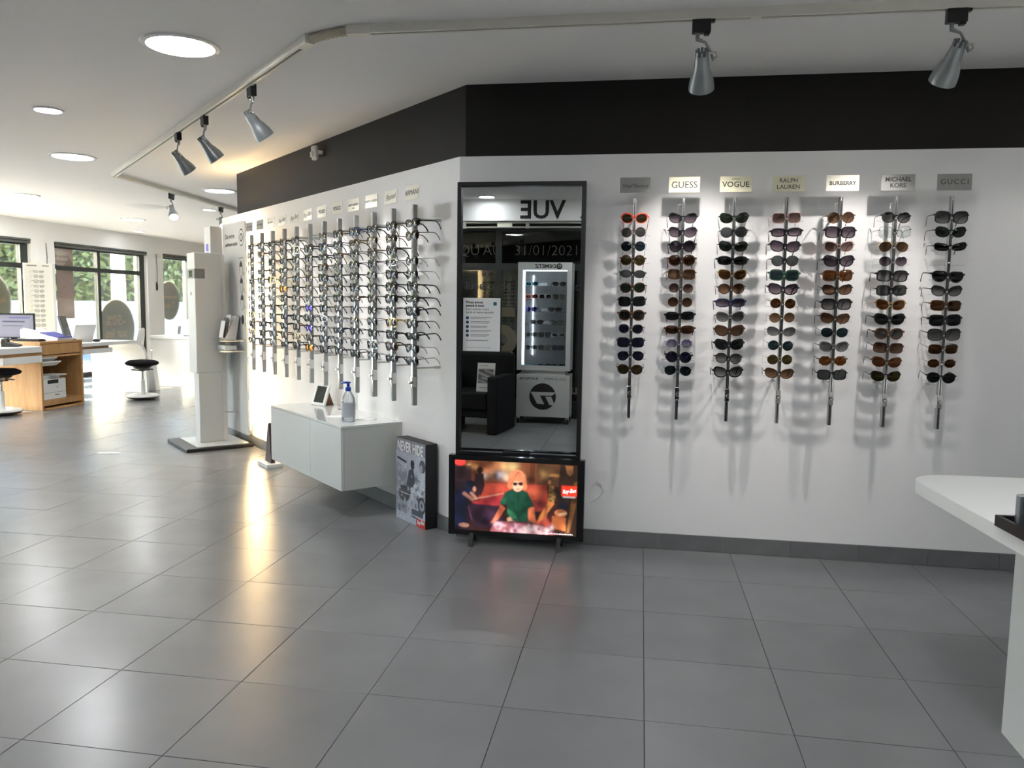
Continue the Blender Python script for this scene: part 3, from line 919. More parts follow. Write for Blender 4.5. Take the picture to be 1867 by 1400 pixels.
p.rect(0.12, 0, 0.62, 0.30, (0.28, 0.08, 0.03), 0.8)
for (cx, cy, r, c) in [(.12, .09, .02, (1, .5, .2)), (.175, .10, .022, (1, .45, .15)), (.40, .07, .045, (1, .62, .25)), (.48, .08, .045, (1, .7, .3)), (.37, .19, .028, (.9, .95, 1.2)), (.42, .21, .03, (1, .75, .5)), (.32, .18, .03, (.9, .5, .3)), (.245, .21, .028, (1, .8, .6)), (.26, .15, .022, (1, .3, .12)), (.73, .14, .018, (1.4, .9, .5)), (.34, .06, .05, (.7, .25, .1)), (.55, .16, .05, (.3, .1, .05)), (.435, .24, .02, (1.2, .8, .6))]:
    p.ell(cx, cy, r * 1.6, r * 2.6, c, 0.95, 2.2)
p.rect(0.66, 0.0, 0.67, 0.32, (0.35, 0.1, 0.05))
p.rect(0.68, 0.0, 0.9, 0.3, (0.14, 0.07, 0.03), 0.7)
p.ell(0.73, 0.14, 0.06, 0.1, (0.9, 0.45, 0.15), 0.6, 2)
p.ell(0.83, 0.16, 0.06, 0.02, (0.6, 0.28, 0.08), 0.8)
p.poly([(0.22, 0.32), (0.75, 0.30), (0.77, 0.55), (0.2, 0.52)], (0.62, 0.075, 0.04))
p.ell(0.36, 0.38, 0.14, 0.1, (0.95, 0.14, 0.08), 0.6, 2)
p.ell(0.65, 0.42, 0.12, 0.12, (0.95, 0.20, 0.09), 0.7, 2)
p.rect(0, 0.08, 0.14, 1, (0.02, 0.012, 0.02), 0.85)
p.ell(0.045, 0.035, 0.045, 0.055, (1.2, 0.08, 0.06), 1)
p.poly([(0.14, 0.60), (0.33, 0.48), (0.42, 0.50), (0.40, 0.63), (0.18, 0.62)], (0.62, 0.05, 0.06))
p.poly([(0.12, 0.62), (0.40, 0.63), (0.40, 0.92), (0.2, 0.96), (0.12, 0.8)], (0.055, 0.022, 0.045))
p.poly([(0.60, 0.50), (0.75, 0.53), (0.78, 0.64), (0.63, 0.70)], (0.45, 0.06, 0.05))
p.ell(0.21, 0.14, 0.024, 0.05, (0.03, 0.012, 0.01))
p.poly([(0.17, 0.19), (0.24, 0.18), (0.25, 0.36), (0.22, 0.5), (0.16, 0.48)], (0.04, 0.015, 0.018))
p.ell(0.13, 0.37, 0.055, 0.08, (0.012, 0.014, 0.028))
p.ell(0.165, 0.41, 0.014, 0.04, (0.75, 0.35, 0.22))
p.poly([(0.03, 0.45), (0.14, 0.40), (0.17, 0.48), (0.10, 0.55), (0.09, 0.95), (0.0, 0.98), (0.0, 0.5)], (0.012, 0.016, 0.05))
p.line(0.08, 0.48, 0.15, 0.56, 0.014, (0.45, 0.2, 0.14))
p.line(0.14, 0.47, 0.18, 0.54, 0.012, (0.55, 0.25, 0.17))
p.line(0.17, 0.55, 0.40, 0.45, 0.005, (0.95, 0.4, 0.28))
p.ell(0.08, 0.93, 0.045, 0.03, (0.42, 0.2, 0.14))
p.line(0.115, 0.65, 0.145, 0.85, 0.003, (0.25, 0.1, 0.15))
# woman at the table: arms, shirt, head
p.poly([(0.385, 0.60), (0.42, 0.66), (0.375, 0.80), (0.335, 0.87), (0.30, 0.88), (0.33, 0.80)], (0.95, 0.22, 0.10))
p.poly([(0.60, 0.62), (0.655, 0.62), (0.67, 0.80), (0.69, 0.85), (0.66, 0.86), (0.61, 0.80)], (0.95, 0.24, 0.10))
p.poly([(0.42, 0.43), (0.47, 0.385), (0.55, 0.385), (0.60, 0.41), (0.655, 0.60), (0.61, 0.64), (0.60, 0.83), (0.46, 0.83), (0.435, 0.72), (0.44, 0.60), (0.385, 0.62), (0.375, 0.58)], (0.012, 0.085, 0.045))
p.poly([(0.44, 0.66), (0.50, 0.72), (0.52, 0.80), (0.47, 0.79), (0.44, 0.72)], (0.05, 0.28, 0.12), 0.8)
p.poly([(0.39, 0.52), (0.43, 0.50), (0.42, 0.60), (0.38, 0.60)], (0.03, 0.16, 0.08), 0.9)
p.line(0.525, 0.42, 0.53, 0.80, 0.004, (0.008, 0.04, 0.022))
p.poly([(0.435, 0.80), (0.46, 0.77), (0.49, 0.83), (0.44, 0.84)], (0.9, 0.5, 0.3))
p.ell(0.515, 0.235, 0.074, 0.125, (1.05, 0.36, 0.16))
p.poly([(0.441, 0.235), (0.589, 0.235), (0.598, 0.35), (0.580, 0.395), (0.555, 0.37), (0.47, 0.375), (0.448, 0.385), (0.435, 0.345)], (0.98, 0.30, 0.13))
p.ell(0.50, 0.17, 0.045, 0.04, (1.1, 0.36, 0.18), 0.7, 1.4)
p.ell(0.52, 0.33, 0.042, 0.085, (1.3, 0.72, 0.45))
p.rect(0.462, 0.19, 0.575, 0.272, (1.08, 0.38, 0.17))
p.ell(0.498, 0.308, 0.019, 0.026, (0.02, 0.008, 0.008))
p.ell(0.543, 0.303, 0.019, 0.026, (0.02, 0.008, 0.008))
p.line(0.50, 0.298, 0.545, 0.294, 0.003, (0.05, 0.02, 0.02))
p.line(0.513, 0.378, 0.535, 0.376, 0.003, (0.7, 0.08, 0.07))
# leaning figure and standing man on the far side
p.ell(0.79, 0.23, 0.026, 0.05, (0.10, 0.045, 0.02))
p.ell(0.775, 0.26, 0.014, 0.03, (0.6, 0.22, 0.09))
p.poly([(0.775, 0.31), (0.81, 0.31), (0.83, 0.44), (0.81, 0.56), (0.77, 0.54)], (0.55, 0.28, 0.07))
for k in range(7):
    p.ell(0.785 + 0.035 * (k % 2), 0.34 + 0.03 * k, 0.012, 0.02, (0.10, 0.07, 0.04), 0.8)
p.poly([(0.77, 0.52), (0.82, 0.55), (0.72, 0.80), (0.68, 0.84), (0.70, 0.74)], (0.85, 0.27, 0.07))
p.line(0.755, 0.6, 0.74, 0.84, 0.012, (0.5, 0.14, 0.05))
p.poly([(0.86, 0.0), (1.0, 0.0), (1.0, 1.0), (0.90, 1.0), (0.84, 0.55)], (0.035, 0.018, 0.010), 0.9)
p.poly([(0.90, 0.02), (0.96, 0.02), (0.965, 0.12), (0.94, 0.16), (0.915, 0.13)], (0.42, 0.17, 0.06))
p.ell(0.895, 0.055, 0.012, 0.022, (0.03, 0.02, 0.02))
p.poly([(0.97, 0.25), (1.0, 0.22), (1.0, 0.5), (0.94, 0.95), (0.92, 0.95)], (0.25, 0.10, 0.03), 0.8)
p.ell(0.88, 0.62, 0.035, 0.1, (0.015, 0.02, 0.035))
p.ell(0.87, 0.68, 0.05, 0.05, (0.8, 0.25, 0.1))
p.poly([(0.80, 0.72), (0.91, 0.74), (0.91, 0.93), (0.80, 0.90)], (0.5, 0.13, 0.04))
p.line(0.86, 0.70, 0.91, 0.68, 0.008, (1.1, 0.7, 0.4))
# lit table top in front
p.poly([(0.30, 0.97), (0.345, 0.84), (0.70, 0.85), (0.84, 0.98), (0.80, 1.0), (0.30, 1.0)], (0.50, 0.13, 0.14))
p.blotch((1.2, 0.75, 0.85), 26, 0.34, 0.88, 0.58, 0.99, 0.012, 0.03, 0.8)
p.blotch((1.3, 0.95, 0.95), 26, 0.55, 0.89, 0.80, 0.98, 0.012, 0.03, 0.8)
p.blotch((0.30, 0.06, 0.10), 16, 0.36, 0.86, 0.74, 0.97, 0.01, 0.02, 0.7)
p.line(0.345, 0.845, 0.70, 0.855, 0.004, (0.12, 0.05, 0.06))
p.blotch((0.9, 0.12, 0.08), 10, 0.66, 0.80, 0.80, 0.86, 0.01, 0.02, 0.6)
p.shade(0, 0, 0.4, 1, 0.7, 70, 0.06)
p.shade(0.6, 0, 1, 1, 0.7, 70, 0.06)
p.shade(0.36, 0.42, 0.68, 0.85, 0.5, 30, 0.03)
p.shade(0, 0, 1, 1, 0.45, 120, 0.02)
p.rect(0.875, 0.30, 0.995, 0.44, (1.1, 0.055, 0.02))
p.rect(0.885, 0.445, 0.985, 0.458, (1, 0.9, 0.9), 0.8)
p.soften(2)
p.grain(0.10, 1)
p.line(0.515, 0.16, 0.46, 0.33, 0.002, (0.55, 0.10, 0.05), 0.6)
for k in range(9):
    p.line(0.515 + 0.002 * k, 0.135, 0.452 + 0.0145 * k, 0.26, 0.0016, (0.62, 0.12, 0.06), 0.55)
put('screen', p.mesh('screen', 0.658, 0.382), print_mat('television_picture', 0.34), tv, (-0.002, -0.002, 0.098))
SCR_W = mat('screen_white_letters', (0.02, 0.02, 0.02), 0.4, emit=(1, 0.95, 0.95), estr=0.5)
text('Ray-Ban', 0.030, SCR_W, tv, (-0.331 + 0.935 * 0.658, -0.003, 0.480 - 0.37 * 0.382), (PI / 2, math.radians(-8), 0), shear=0.35, depth=0.0002, sx=0.72, bold=0.0006)
cap = MB()
for k in range(19):
    cap.box(0.150 + k * 0.0085, 0.150 + k * 0.0085 + 0.0055, -0.0032, -0.0026, 0.1035, 0.1085 + 0.0012 * (k % 3))
obj('caption', cap, SCR_W, tv)
tc_ = tag(obj('power_cable', MB().tube([(-0.235, WALL_Y - 0.006, 0.33), (-0.215, WALL_Y - 0.008, 0.35), (-0.185, WALL_Y - 0.008, 0.335), (-0.175, WALL_Y - 0.008, 0.30), (-0.20, WALL_Y - 0.008, 0.26), (-0.24, WALL_Y - 0.008, 0.24)], 0.0025, 6), WHITE_PLASTIC, smooth=True), 'thin white cable looping on the wall beside the television', 'cable')

# poster box leaning at the angled wall
pb = thing('poster_box', 'black standing box with a grey motorcycle poster on its front', 'display box', L(0.3665, 0.012), LROT)
PW, PH, PD = 0.345, 0.492, 0.078
obj('case', MB().box(-PW / 2, PW / 2, -PD, 0, 0, PH), mat('black_card', (0.014, 0.014, 0.016), 0.55, noise=0.08, nscale=30), pb, bevel=0.002)
p = Print(110, 158, srgb(176, 182, 196))
p.rect(0, 0, 1, 0.16, srgb(110, 112, 122), 0.7)
p.poly([(0, 0.34), (0.4, 0.42), (0.4, 0.9), (0, 0.9)], srgb(150, 154, 168))
p.line(0.06, 0.245, 0.35, 0.275, 0.02, srgb(40, 42, 52))
for k in range(9):
    p.line(0.04 + 0.04 * k, 0.30 + 0.01 * k, 0.10 + 0.035 * k, 0.50, 0.008, srgb(112, 116, 130), 0.8)
p.ell(0.575, 0.285, 0.065, 0.06, srgb(58, 60, 70))
p.rect(0.51, 0.262, 0.64, 0.285, srgb(28, 28, 36))
p.poly([(0.45, 0.36), (0.60, 0.33), (0.66, 0.45), (0.60, 0.62), (0.42, 0.66), (0.36, 0.55)], srgb(72, 74, 88))
p.ell(0.90, 0.27, 0.10, 0.075, srgb(62, 64, 74))
p.ell(0.86, 0.30, 0.05, 0.05, srgb(150, 150, 158))
p.poly([(0.78, 0.36), (1, 0.34), (1, 0.50), (0.84, 0.50)], srgb(190, 196, 208))
p.poly([(0.5, 0.58), (0.66, 0.5), (0.98, 0.52), (0.96, 0.62), (0.72, 0.66), (0.56, 0.72)], srgb(206, 212, 224))
p.blotch(srgb(38, 40, 52), 34, 0.52, 0.44, 0.98, 0.78, 0.015, 0.05, 0.75)
p.blotch(srgb(206, 212, 224), 26, 0.50, 0.42, 0.98, 0.76, 0.01, 0.03, 0.7)
p.ell(0.88, 0.735, 0.13, 0.10, srgb(40, 42, 54))
p.ell(0.88, 0.735, 0.085, 0.065, srgb(140, 146, 160))
p.ell(0.88, 0.735, 0.03, 0.025, srgb(44, 46, 58))
p.ell(0.28, 0.66, 0.20, 0.10, srgb(50, 52, 64))
p.rect(0.14, 0.60, 0.42, 0.655, srgb(70, 72, 84))
p.line(0.12, 0.655, 0.45, 0.66, 0.008, srgb(200, 205, 215))
p.rect(0.55, 0.81, 0.93, 0.88, srgb(58, 62, 78))
p.blotch(srgb(58, 60, 74), 12, 0.05, 0.80, 0.5, 0.90, 0.02, 0.05, 0.7)
p.blotch(srgb(216, 221, 230), 20, 0.02, 0.32, 0.45, 0.80, 0.01, 0.04, 0.6)
p.line(0.55, 0.90, 0.98, 0.925, 0.016, srgb(58, 60, 74))
p.grain(0.10, 2)
p.rect(0.70, 0.905, 1.0, 1.0, srgb(205, 48, 44))
put('poster', p.mesh('poster', PW - 0.002, PH - 0.002), print_mat('poster_print_box'), pb, (0, -PD - 0.0005, 0.001))
text('NEVER HIDE', 0.083, INK_WHITE, pb, (-0.004, -PD - 0.0016, PH - 0.048), depth=0.0003, sx=0.66, bold=0.0016)
text('Ray-Ban', 0.034, INK_WHITE, pb, (0.122, -PD - 0.0016, 0.030), (PI / 2, math.radians(-8), 0), depth=0.0003, sx=0.72, shear=0.35, bold=0.0006)

# ------------------------------------------------------------------ wall-hung cabinet and what stands on it
ca = thing('wall_cabinet', 'white glossy wall-hung cabinet with two doors below the eyeglasses', 'cabinet', L(1.21, 0.0, 0.178), LROT)
CW, CD, CH = 0.58, 0.385, 0.372
obj('body', MB().box(-CW, CW, -CD, -0.001, 0, CH), mat('greyish_white_melamine', (0.58, 0.60, 0.56), 0.35, noise=0.01), ca, bevel=0.0015)
obj('top', MB().box(-CW - 0.002, CW + 0.002, -CD - 0.02, -0.001, CH + 0.0005, CH + 0.014), WHITE_GLOSS, ca, bevel=0.0015)
obj('door', MB().box(-CW, 0.118, -CD - 0.02, -CD - 0.002, 0.001, CH - 0.001), WHITE_GLOSS, ca, bevel=0.001)
obj('door', MB().box(0.121, CW, -CD - 0.02, -CD - 0.002, 0.001, CH - 0.001), WHITE_GLOSS, ca, bevel=0.001)
TOPZ = 0.178 + CH + 0.014
bo = thing('sanitizer_bottle', 'clear gel bottle with a blue pump on the white cabinet', 'bottle', (*L(0.805, 0.275)[:2], TOPZ), 0.3)
obj('bottle_body', MB().lathe([(0.038, 0.001), (0.042, 0.006), (0.042, 0.125), (0.038, 0.150), (0.022, 0.178), (0.016, 0.186), (0.016, 0.196)], 28), BOTTLE, bo, smooth=True)
obj('gel', MB().lathe([(0.036, 0.004), (0.0395, 0.008), (0.0395, 0.118)], 28), glass_mat('gel', (0.86, 0.89, 0.93), 0.02), bo, smooth=True)
lab_poly = [(0.0428 * math.cos(t), 0.0428 * math.sin(t)) for t in np.linspace(-2.6, -0.1, 16)]
lab_poly += [(0.0422 * math.cos(t), 0.0422 * math.sin(t)) for t in np.linspace(-0.1, -2.6, 16)]
obj('label', MB().prism(lab_poly, 0.03, 0.118), glass_mat('bottle_label_film', (0.50, 0.53, 0.58), 0.02, diffuse=0.75), bo, smooth=True)
pu = obj('pump', MB().lathe([(0.017, 0.186), (0.017, 0.208), (0.009, 0.211), (0.009, 0.232), (0.016, 0.234), (0.016, 0.242)], 18), BLUE_PLASTIC, bo, smooth=True)
obj('nozzle', MB().tube([(0.0, 0, 0.238), (-0.03, -0.005, 0.239), (-0.043, -0.008, 0.232)], [0.008, 0.006, 0.004], 8), BLUE_PLASTIC, pu, smooth=True)
obj('dip_tube', MB().tube([(0, 0, 0.188), (0.003, 0, 0.01)], 0.002, 6), WHITE_PLASTIC, bo)
pf = thing('photo_frame', 'small white leaning frame with a dark glossy picture on the cabinet', 'photo frame', (*L(1.60, 0.135)[:2], TOPZ), math.radians(-30))
pf.scale = (1.22, 1.1, 1.12)
tl = (math.radians(-20), 0, 0)
obj('frame', MB().box(-0.062, 0.062, -0.008, 0.006, 0.0, 0.018).box(-0.062, 0.062, -0.008, 0.006, 0.124, 0.142).box(-0.062, -0.044, -0.008, 0.006, 0.018, 0.124).box(0.044, 0.062, -0.008, 0.006, 0.018, 0.124), WHITE_PLASTIC, pf, rot=tl, bevel=0.002)
obj('picture', MB().box(-0.045, 0.045, -0.003, 0.004, 0.017, 0.125), mat('dark_green_glass', (0.015, 0.025, 0.022), 0.05, noise=0.1, nscale=20), pf, rot=tl)
obj('stand', MB().prism([(0.0, 0.0), (0.075, 0.0), (0.040, 0.085)], -0.012, 0.012, Matrix.Translation((0.03, 0.012, 0)) @ Matrix(((0, 0, 1, 0), (1, 0, 0, 0), (0, 1, 0, 0), (0, 0, 0, 1)))), mat('brown_stand', (0.16, 0.075, 0.035), 0.6, noise=0.1), pf)
tag(obj('leaflet', MB().box(-0.075, 0.075, -0.05, 0.05, 0, 0.0012), PAPER, None, (*L(1.02, 0.24)[:2], TOPZ + 0.0003), (0, 0, 0.5)), 'white leaflet lying on the cabinet beside the bottle', 'leaflet')
tag(obj('leaflet', MB().box(-0.06, 0.06, -0.04, 0.04, 0, 0.0012), PAPER, None, (*L(0.83, 0.15)[:2], TOPZ + 0.0003), (0, 0, -0.3)), 'white leaflet lying behind the gel bottle', 'leaflet')
tag(obj('coaster', MB().lathe([(0.028, 0), (0.03, 0.004), (0.026, 0.006)], 20), mat('grey_disc', (0.22, 0.21, 0.2), 0.4, noise=0.05), None, (*L(1.33, 0.075)[:2], TOPZ + 0.0003), smooth=True), 'small grey disc on the cabinet behind the photo frame', 'disc')
fs = thing('floor_sign', 'dark red tapered sign on a white foot behind the cabinet', 'sign', L(2.42, 0.15), LROT)
obj('board', MB().prism([(-0.06, 0.03), (0.075, 0.03), (0.03, 0.34), (0.015, 0.34)], -0.06, -0.03, Matrix(((1, 0, 0, 0), (0, 0, 1, 0), (0, 1, 0, 0), (0, 0, 0, 1)))), mat('dark_red_board', (0.05, 0.022, 0.020), 0.5, noise=0.1), fs)
obj('foot', MB().box(-0.09, 0.12, -0.11, 0.02, 0, 0.03), WHITE_PLASTIC, fs, bevel=0.003)

# ------------------------------------------------------------------ eyewear
def outline(kind, n=22):
    """(x, z) around a lens centre, +x away from the nose; returns points and centre offset"""
    P = dict(round=(.0245, .0235, 2.0, 0.0), panto=(.0255, .0225, 2.3, .001), square=(.0275, .0225, 3.6, .001), rect=(.0285, .0165, 3.0, .001),
             cat=(.0275, .0215, 2.5, .0055), aviator=(.0275, .0235, 2.3, -.001), oval=(.0255, .0165, 2.1, 0.0), big=(.0300, .0260, 3.2, .002),
             wrap=(.0295, .0175, 2.6, .002), brow=(.0260, .0210, 2.4, .003), slim=(.0285, .0155, 2.8, .006), hexa=(.0265, .0215, 2.0, 0.0), heart=(.0285, .0245, 2.0, 0.0))
    a, b, e, lift = P[kind]
    pts = []
    if kind == 'hexa':
        n = 8
    for k in range(n):
        t = 2 * PI * k / n + (PI / 8 if kind == 'hexa' else 0)
        c, s_ = math.cos(t), math.sin(t)
        x = a * math.copysign(abs(c) ** (2 / e), c)
        z = b * math.copysign(abs(s_) ** (2 / e), s_)
        if kind == 'aviator' and z < 0:
            x = x * (1 - 0.22 * (-z / b)) + 0.003 * (-z / b)
        if kind in ('panto', 'cat', 'brow') and z < 0:
            x *= 1 - 0.18 * (-z / b) ** 2
        if kind == 'heart':
            x = a * 1.02 * (abs(s_) ** 0 * c)
            z = b * (0.80 * s_ + (0.42 * math.sqrt(abs(c)) if s_ > -0.2 else 0.42 * math.sqrt(abs(c)) * max(0, 1 + (s_ + 0.2) / 0.8)) - 0.18)
        z += lift * (x / a) * (0.4 + 0.6 * (z > 0))
        pts.append((x, z))
    return pts, a, b

WRAP = 1.4
def ybend(x):
    return WRAP * x * x
GM = {}
def glasses_meshes(kind, thick):
    key = (kind, thick)
    if key in GM:
        return GM[key]
    pts, a, b = outline(kind)
    rw, rd = {'thin': (.0011, .0011), 'mid': (.0034, .0022), 'bold': (.0054, .0028)}[thick]
    cx = a + (.0095 if thick == 'thin' else .0085)
    fr = MB()
    n = len(pts)
    for sg in (1, -1):
        base = len(fr.v)
        for (x, z) in pts:
            ln = math.hypot(x, z) or 1
            top = 1.0 + (1.1 if (kind == 'brow' and z > 0.004) else 0) + (0.5 if (kind in ('cat', 'slim') and thick != 'thin' and z > 0.006 and x > 0.01) else 0)
            for (off, dy) in ((0.0, -rd), (rw * top, -rd * .8), (rw * top, rd), (0.0, rd)):
                X = (cx + x + x / ln * off) * sg
                fr.v.append((X, ybend(X) + dy, z + z / ln * off))
        for k in range(n):
            j = (k + 1) % n
            for q in range(4):
                q2 = (q + 1) % 4
                f4 = (base + k * 4 + q, base + k * 4 + q2, base + j * 4 + q2, base + j * 4 + q)
                fr.f.append(f4 if sg < 0 else f4[::-1])
        # end piece to the hinge
        hx, hz = cx + a + rw, b * 0.42
        fr.tube([((cx + a * 0.93) * sg, ybend(hx), hz), ((hx + .003) * sg, ybend(hx) + .002, hz), ((hx + .004) * sg, ybend(hx) + .008, hz)], max(rw, .0016), 6)
        # nose pad
        fr.ball((.0085 * sg, .006, -.006), .0026, 6, 4, (.6, .8, 1.5))
    bz = b * 0.30
    fr.tube([(-(cx - a + .002), ybend(.01), bz), (-.004, -.001, bz + .0035), (.004, -.001, bz + .0035), ((cx - a + .002), ybend(.01), bz)], max(rw * .75, .0014), 6)
    if kind == 'aviator' and thick == 'thin':
        fr.tube([(-(cx - a * .3), .001, b * .98), (0, -.001, b * .85), ((cx - a * .3), .001, b * .98)], .0014, 6)
    mf = fr.mesh('frame', smooth=True)
    ml = []
    for sg in (1, -1):
        le = MB()
        rings = (1.0, 0.72, 0.38)
        for face in (0, 1):
            b0 = len(le.v)
            for g in rings:
                for (x, z) in pts:
                    X = (cx + x * g) * sg
                    le.v.append((X, ybend(X) - .0006 + .0012 * face - (a * a + b * b) * 0.5 * (1 - g * g) * 5.5, z * g))
            X = cx * sg
            le.v.append((X, ybend(X) - .0006 + .0012 * face - (a * a + b * b) * 0.5 * 5.5, 0))
            c0 = b0 + 3 * n
            flip = (sg < 0) == (face == 0)
            for k in range(n):
                k2 = (k + 1) % n
                qs = [(b0 + n * r_ + k, b0 + n * r_ + k2, b0 + n * (r_ + 1) + k2, b0 + n * (r_ + 1) + k) for r_ in (0, 1)] + [(b0 + 2 * n + k, b0 + 2 * n + k2, c0)]
                le.f += [q if flip else q[::-1] for q in qs]
        ml.append(le.mesh('lens', smooth=True))
    mt = []
    hx, hz = cx + a + rw, b * 0.42
    tr = {'thin': .0013, 'mid': .0024, 'bold': .0034}[thick]
    for sg in (1, -1):
        y0 = ybend(hx) + .006
        pth = [((hx + .004) * sg, y0, hz), ((hx + .006) * sg, y0 + .05, hz - .001), ((hx + .004) * sg, y0 + .088, hz - .003), ((hx + .001) * sg, y0 + .106, hz - .009), ((hx - .003) * sg, y0 + .122, hz - .026), ((hx - .006) * sg, y0 + .133, hz - .048)]
        te = MB().tube(pth, [tr, tr, tr * .9, tr * 1.0, tr * 1.15, tr * 1.2], 6, flat=0.55)
        mt.append(te.mesh('temple', smooth=True))
    GM[key] = (mf, ml, mt)
    return GM[key]

FRAMES = {
    'black': (mat('acetate_black', (0.008, 0.008, 0.009), 0.18, noise=0.05, nscale=90), 'black'),
    'tort': (mat('acetate_tortoise', (0.085, 0.040, 0.018), 0.2, noise=0.9, nscale=160), 'tortoiseshell'),
    'brown': (mat('acetate_brown', (0.050, 0.024, 0.016), 0.2, noise=0.2, nscale=90), 'dark brown'),
    'gold': (mat('metal_gold', (0.72, 0.52, 0.24), 0.22, metal=1.0, noise=0.03, nscale=50), 'gold-rimmed'),
    'silver': (mat('metal_silver', (0.62, 0.62, 0.62), 0.22, metal=1.0, noise=0.03, nscale=50), 'silver-rimmed'),
    'wire': (mat('metal_black', (0.020, 0.020, 0.022), 0.3, metal=0.7, noise=0.03, nscale=50), 'thin black metal'),
    'red': (mat('acetate_coral', (0.75, 0.08, 0.04), 0.25, noise=0.05, nscale=50), 'coral red'),
    'wine': (mat('acetate_wine', (0.22, 0.04, 0.04), 0.25, noise=0.05, nscale=50), 'wine red'),
    'navy': (mat('acetate_navy', (0.010, 0.016, 0.060), 0.2, noise=0.1, nscale=50), 'navy'),
    'grey': (mat('acetate_grey', (0.14, 0.14, 0.15), 0.25, noise=0.1, nscale=50), 'grey'),
    'rose': (mat('metal_rose', (0.55, 0.36, 0.32), 0.28, metal=0.7, noise=0.05, nscale=50), 'rose-rimmed'),
    'clear': (glass_mat('acetate_crystal', (0.78, 0.76, 0.74), 0.10, diffuse=0.25), 'crystal'),
    'violet': (mat('metal_violet', (0.14, 0.10, 0.32), 0.3, metal=0.5, noise=0.05, nscale=50), 'violet'),
    'green': (mat('acetate_green', (0.03, 0.07, 0.04), 0.25, noise=0.2, nscale=50), 'dark green'),
    'white': (mat('acetate_white', (0.75, 0.75, 0.75), 0.25, noise=0.02, nscale=50), 'white'),
    'teal': (mat('acetate_teal', (0.05, 0.32, 0.42), 0.25, noise=0.05, nscale=50), 'turquoise'),
    'blue': (mat('acetate_blue', (0.05, 0.06, 0.50), 0.25, noise=0.05, nscale=50), 'blue'),
}
LENSES = {
    'dark': (glass_mat('lens_dark', (0.109, 0.116, 0.122), 0.07), 'dark grey'),
    'black': (glass_mat('lens_black', (0.061, 0.061, 0.068), 0.07), 'near-black'),
    'green': (glass_mat('lens_green', (0.116, 0.143, 0.109), 0.07), 'dark green'),
    'gbrown': (glass_mat('lens_green_brown', (0.204, 0.177, 0.095), 0.07), 'olive brown'),
    'brown': (glass_mat('lens_brown', (0.204, 0.129, 0.068), 0.07), 'brown'),
    'brown_g': (glass_mat('lens_brown_grad', (0.204, 0.143, 0.095), 0.06, tint2=(0.527, 0.408, 0.323)), 'fading brown'),
    'amber': (glass_mat('lens_amber', (0.340, 0.190, 0.082), 0.08), 'amber'),
    'mauve': (glass_mat('lens_mauve', (0.258, 0.184, 0.177), 0.06, tint2=(0.561, 0.459, 0.425)), 'mauve'),
    'purple_g': (glass_mat('lens_purple_grad', (0.150, 0.122, 0.163), 0.06, tint2=(0.527, 0.468, 0.493)), 'fading purple'),
    'grey_g': (glass_mat('lens_grey_grad', (0.163, 0.163, 0.170), 0.06, tint2=(0.561, 0.552, 0.544)), 'fading grey'),
    'grey': (glass_mat('lens_grey', (0.272, 0.286, 0.286), 0.06), 'light grey'),
    'navy': (glass_mat('lens_navy', (0.109, 0.109, 0.177), 0.07), 'navy'),
    'violet': (glass_mat('lens_violet', (0.258, 0.245, 0.374), 0.07, tint2=(0.595, 0.595, 0.646)), 'violet'),
    'teal': (glass_mat('lens_teal', (0.116, 0.156, 0.170), 0.07), 'dark teal'),
    'clear': (glass_mat('lens_clear', (0.86, 0.88, 0.88), 0.10), 'clear'),
    'fire': (glass_mat('lens_fire_mirror', (0.30, 0.06, 0.02), 0.45, gloss=(1.0, 0.42, 0.10)), 'orange mirror'),
    'bluemir': (glass_mat('lens_blue_mirror', (0.06, 0.05, 0.30), 0.40, gloss=(0.30, 0.22, 0.95)), 'violet mirror'),
}
SHAPE_WORD = dict(round='round', panto='rounded', square='square', rect='narrow rectangular', cat='cat-eye', aviator='aviator', oval='oval', big='large square', wrap='wraparound', brow='browline', slim='slim cat-eye', hexa='angular', heart='heart-shaped')
def glasses(kind, thick, fr, le, label, cat, group, loc, rot, parts=True):
    mf, ml, mt = glasses_meshes(kind, thick)
    r = bpy.data.objects.new('sunglasses' if cat == 'sunglasses' else 'eyeglasses', None)
    r.empty_display_size = 0.05
    COL.objects.link(r)
    r.location = loc
    r.rotation_euler = rot
    tag(r, label, cat, group)
    fm, lm = FRAMES[fr][0], LENSES[le][0]
    put('frame', mf, fm, r, own=True)
    for m_ in ml:
        put('lens', m_, lm, r, own=True)
    for m_ in mt:
        put('temple', m_, fm, r, own=True)
    return r

# ------------------------------------------------------------------ eyewear rails
RAIL_B, RAIL_T = 0.723, 1.80
SLOT0, SLOTD = 1.722, 0.0682
RD = 0.165                                            # rail axis out of the wall
rail_me = MB().box(-0.0075, 0.0075, -RD - 0.014, -RD + 0.014, RAIL_B, RAIL_T + 0.02).mesh('rail', bevel=0.002)
slot_me = MB().box(-0.0016, 0.0016, -RD - 0.0148, -RD - 0.013, RAIL_B + 0.004, RAIL_T).mesh('slot')
strip_me = MB().box(-0.0068, -0.0022, -RD - 0.0160, -RD - 0.0142, RAIL_B + 0.002, RAIL_T + 0.018).box(0.0022, 0.0068, -RD - 0.0160, -RD - 0.0142, RAIL_B + 0.002, RAIL_T + 0.018).mesh('front_strip')
arm_me = MB().tube([(0, -RD, 0), (0, -0.03, 0)], 0.0055, 10).mesh('arm', smooth=True)
foot_me = MB().tube([(0, -0.035, 0), (0, -0.001, 0)], 0.0085, 12).mesh('wall_socket', smooth=True)
lock_me = MB().box(-0.0115, 0.0115, -RD - 0.020, -RD + 0.0145, 0.823, 0.888).mesh('lock', bevel=0.003)
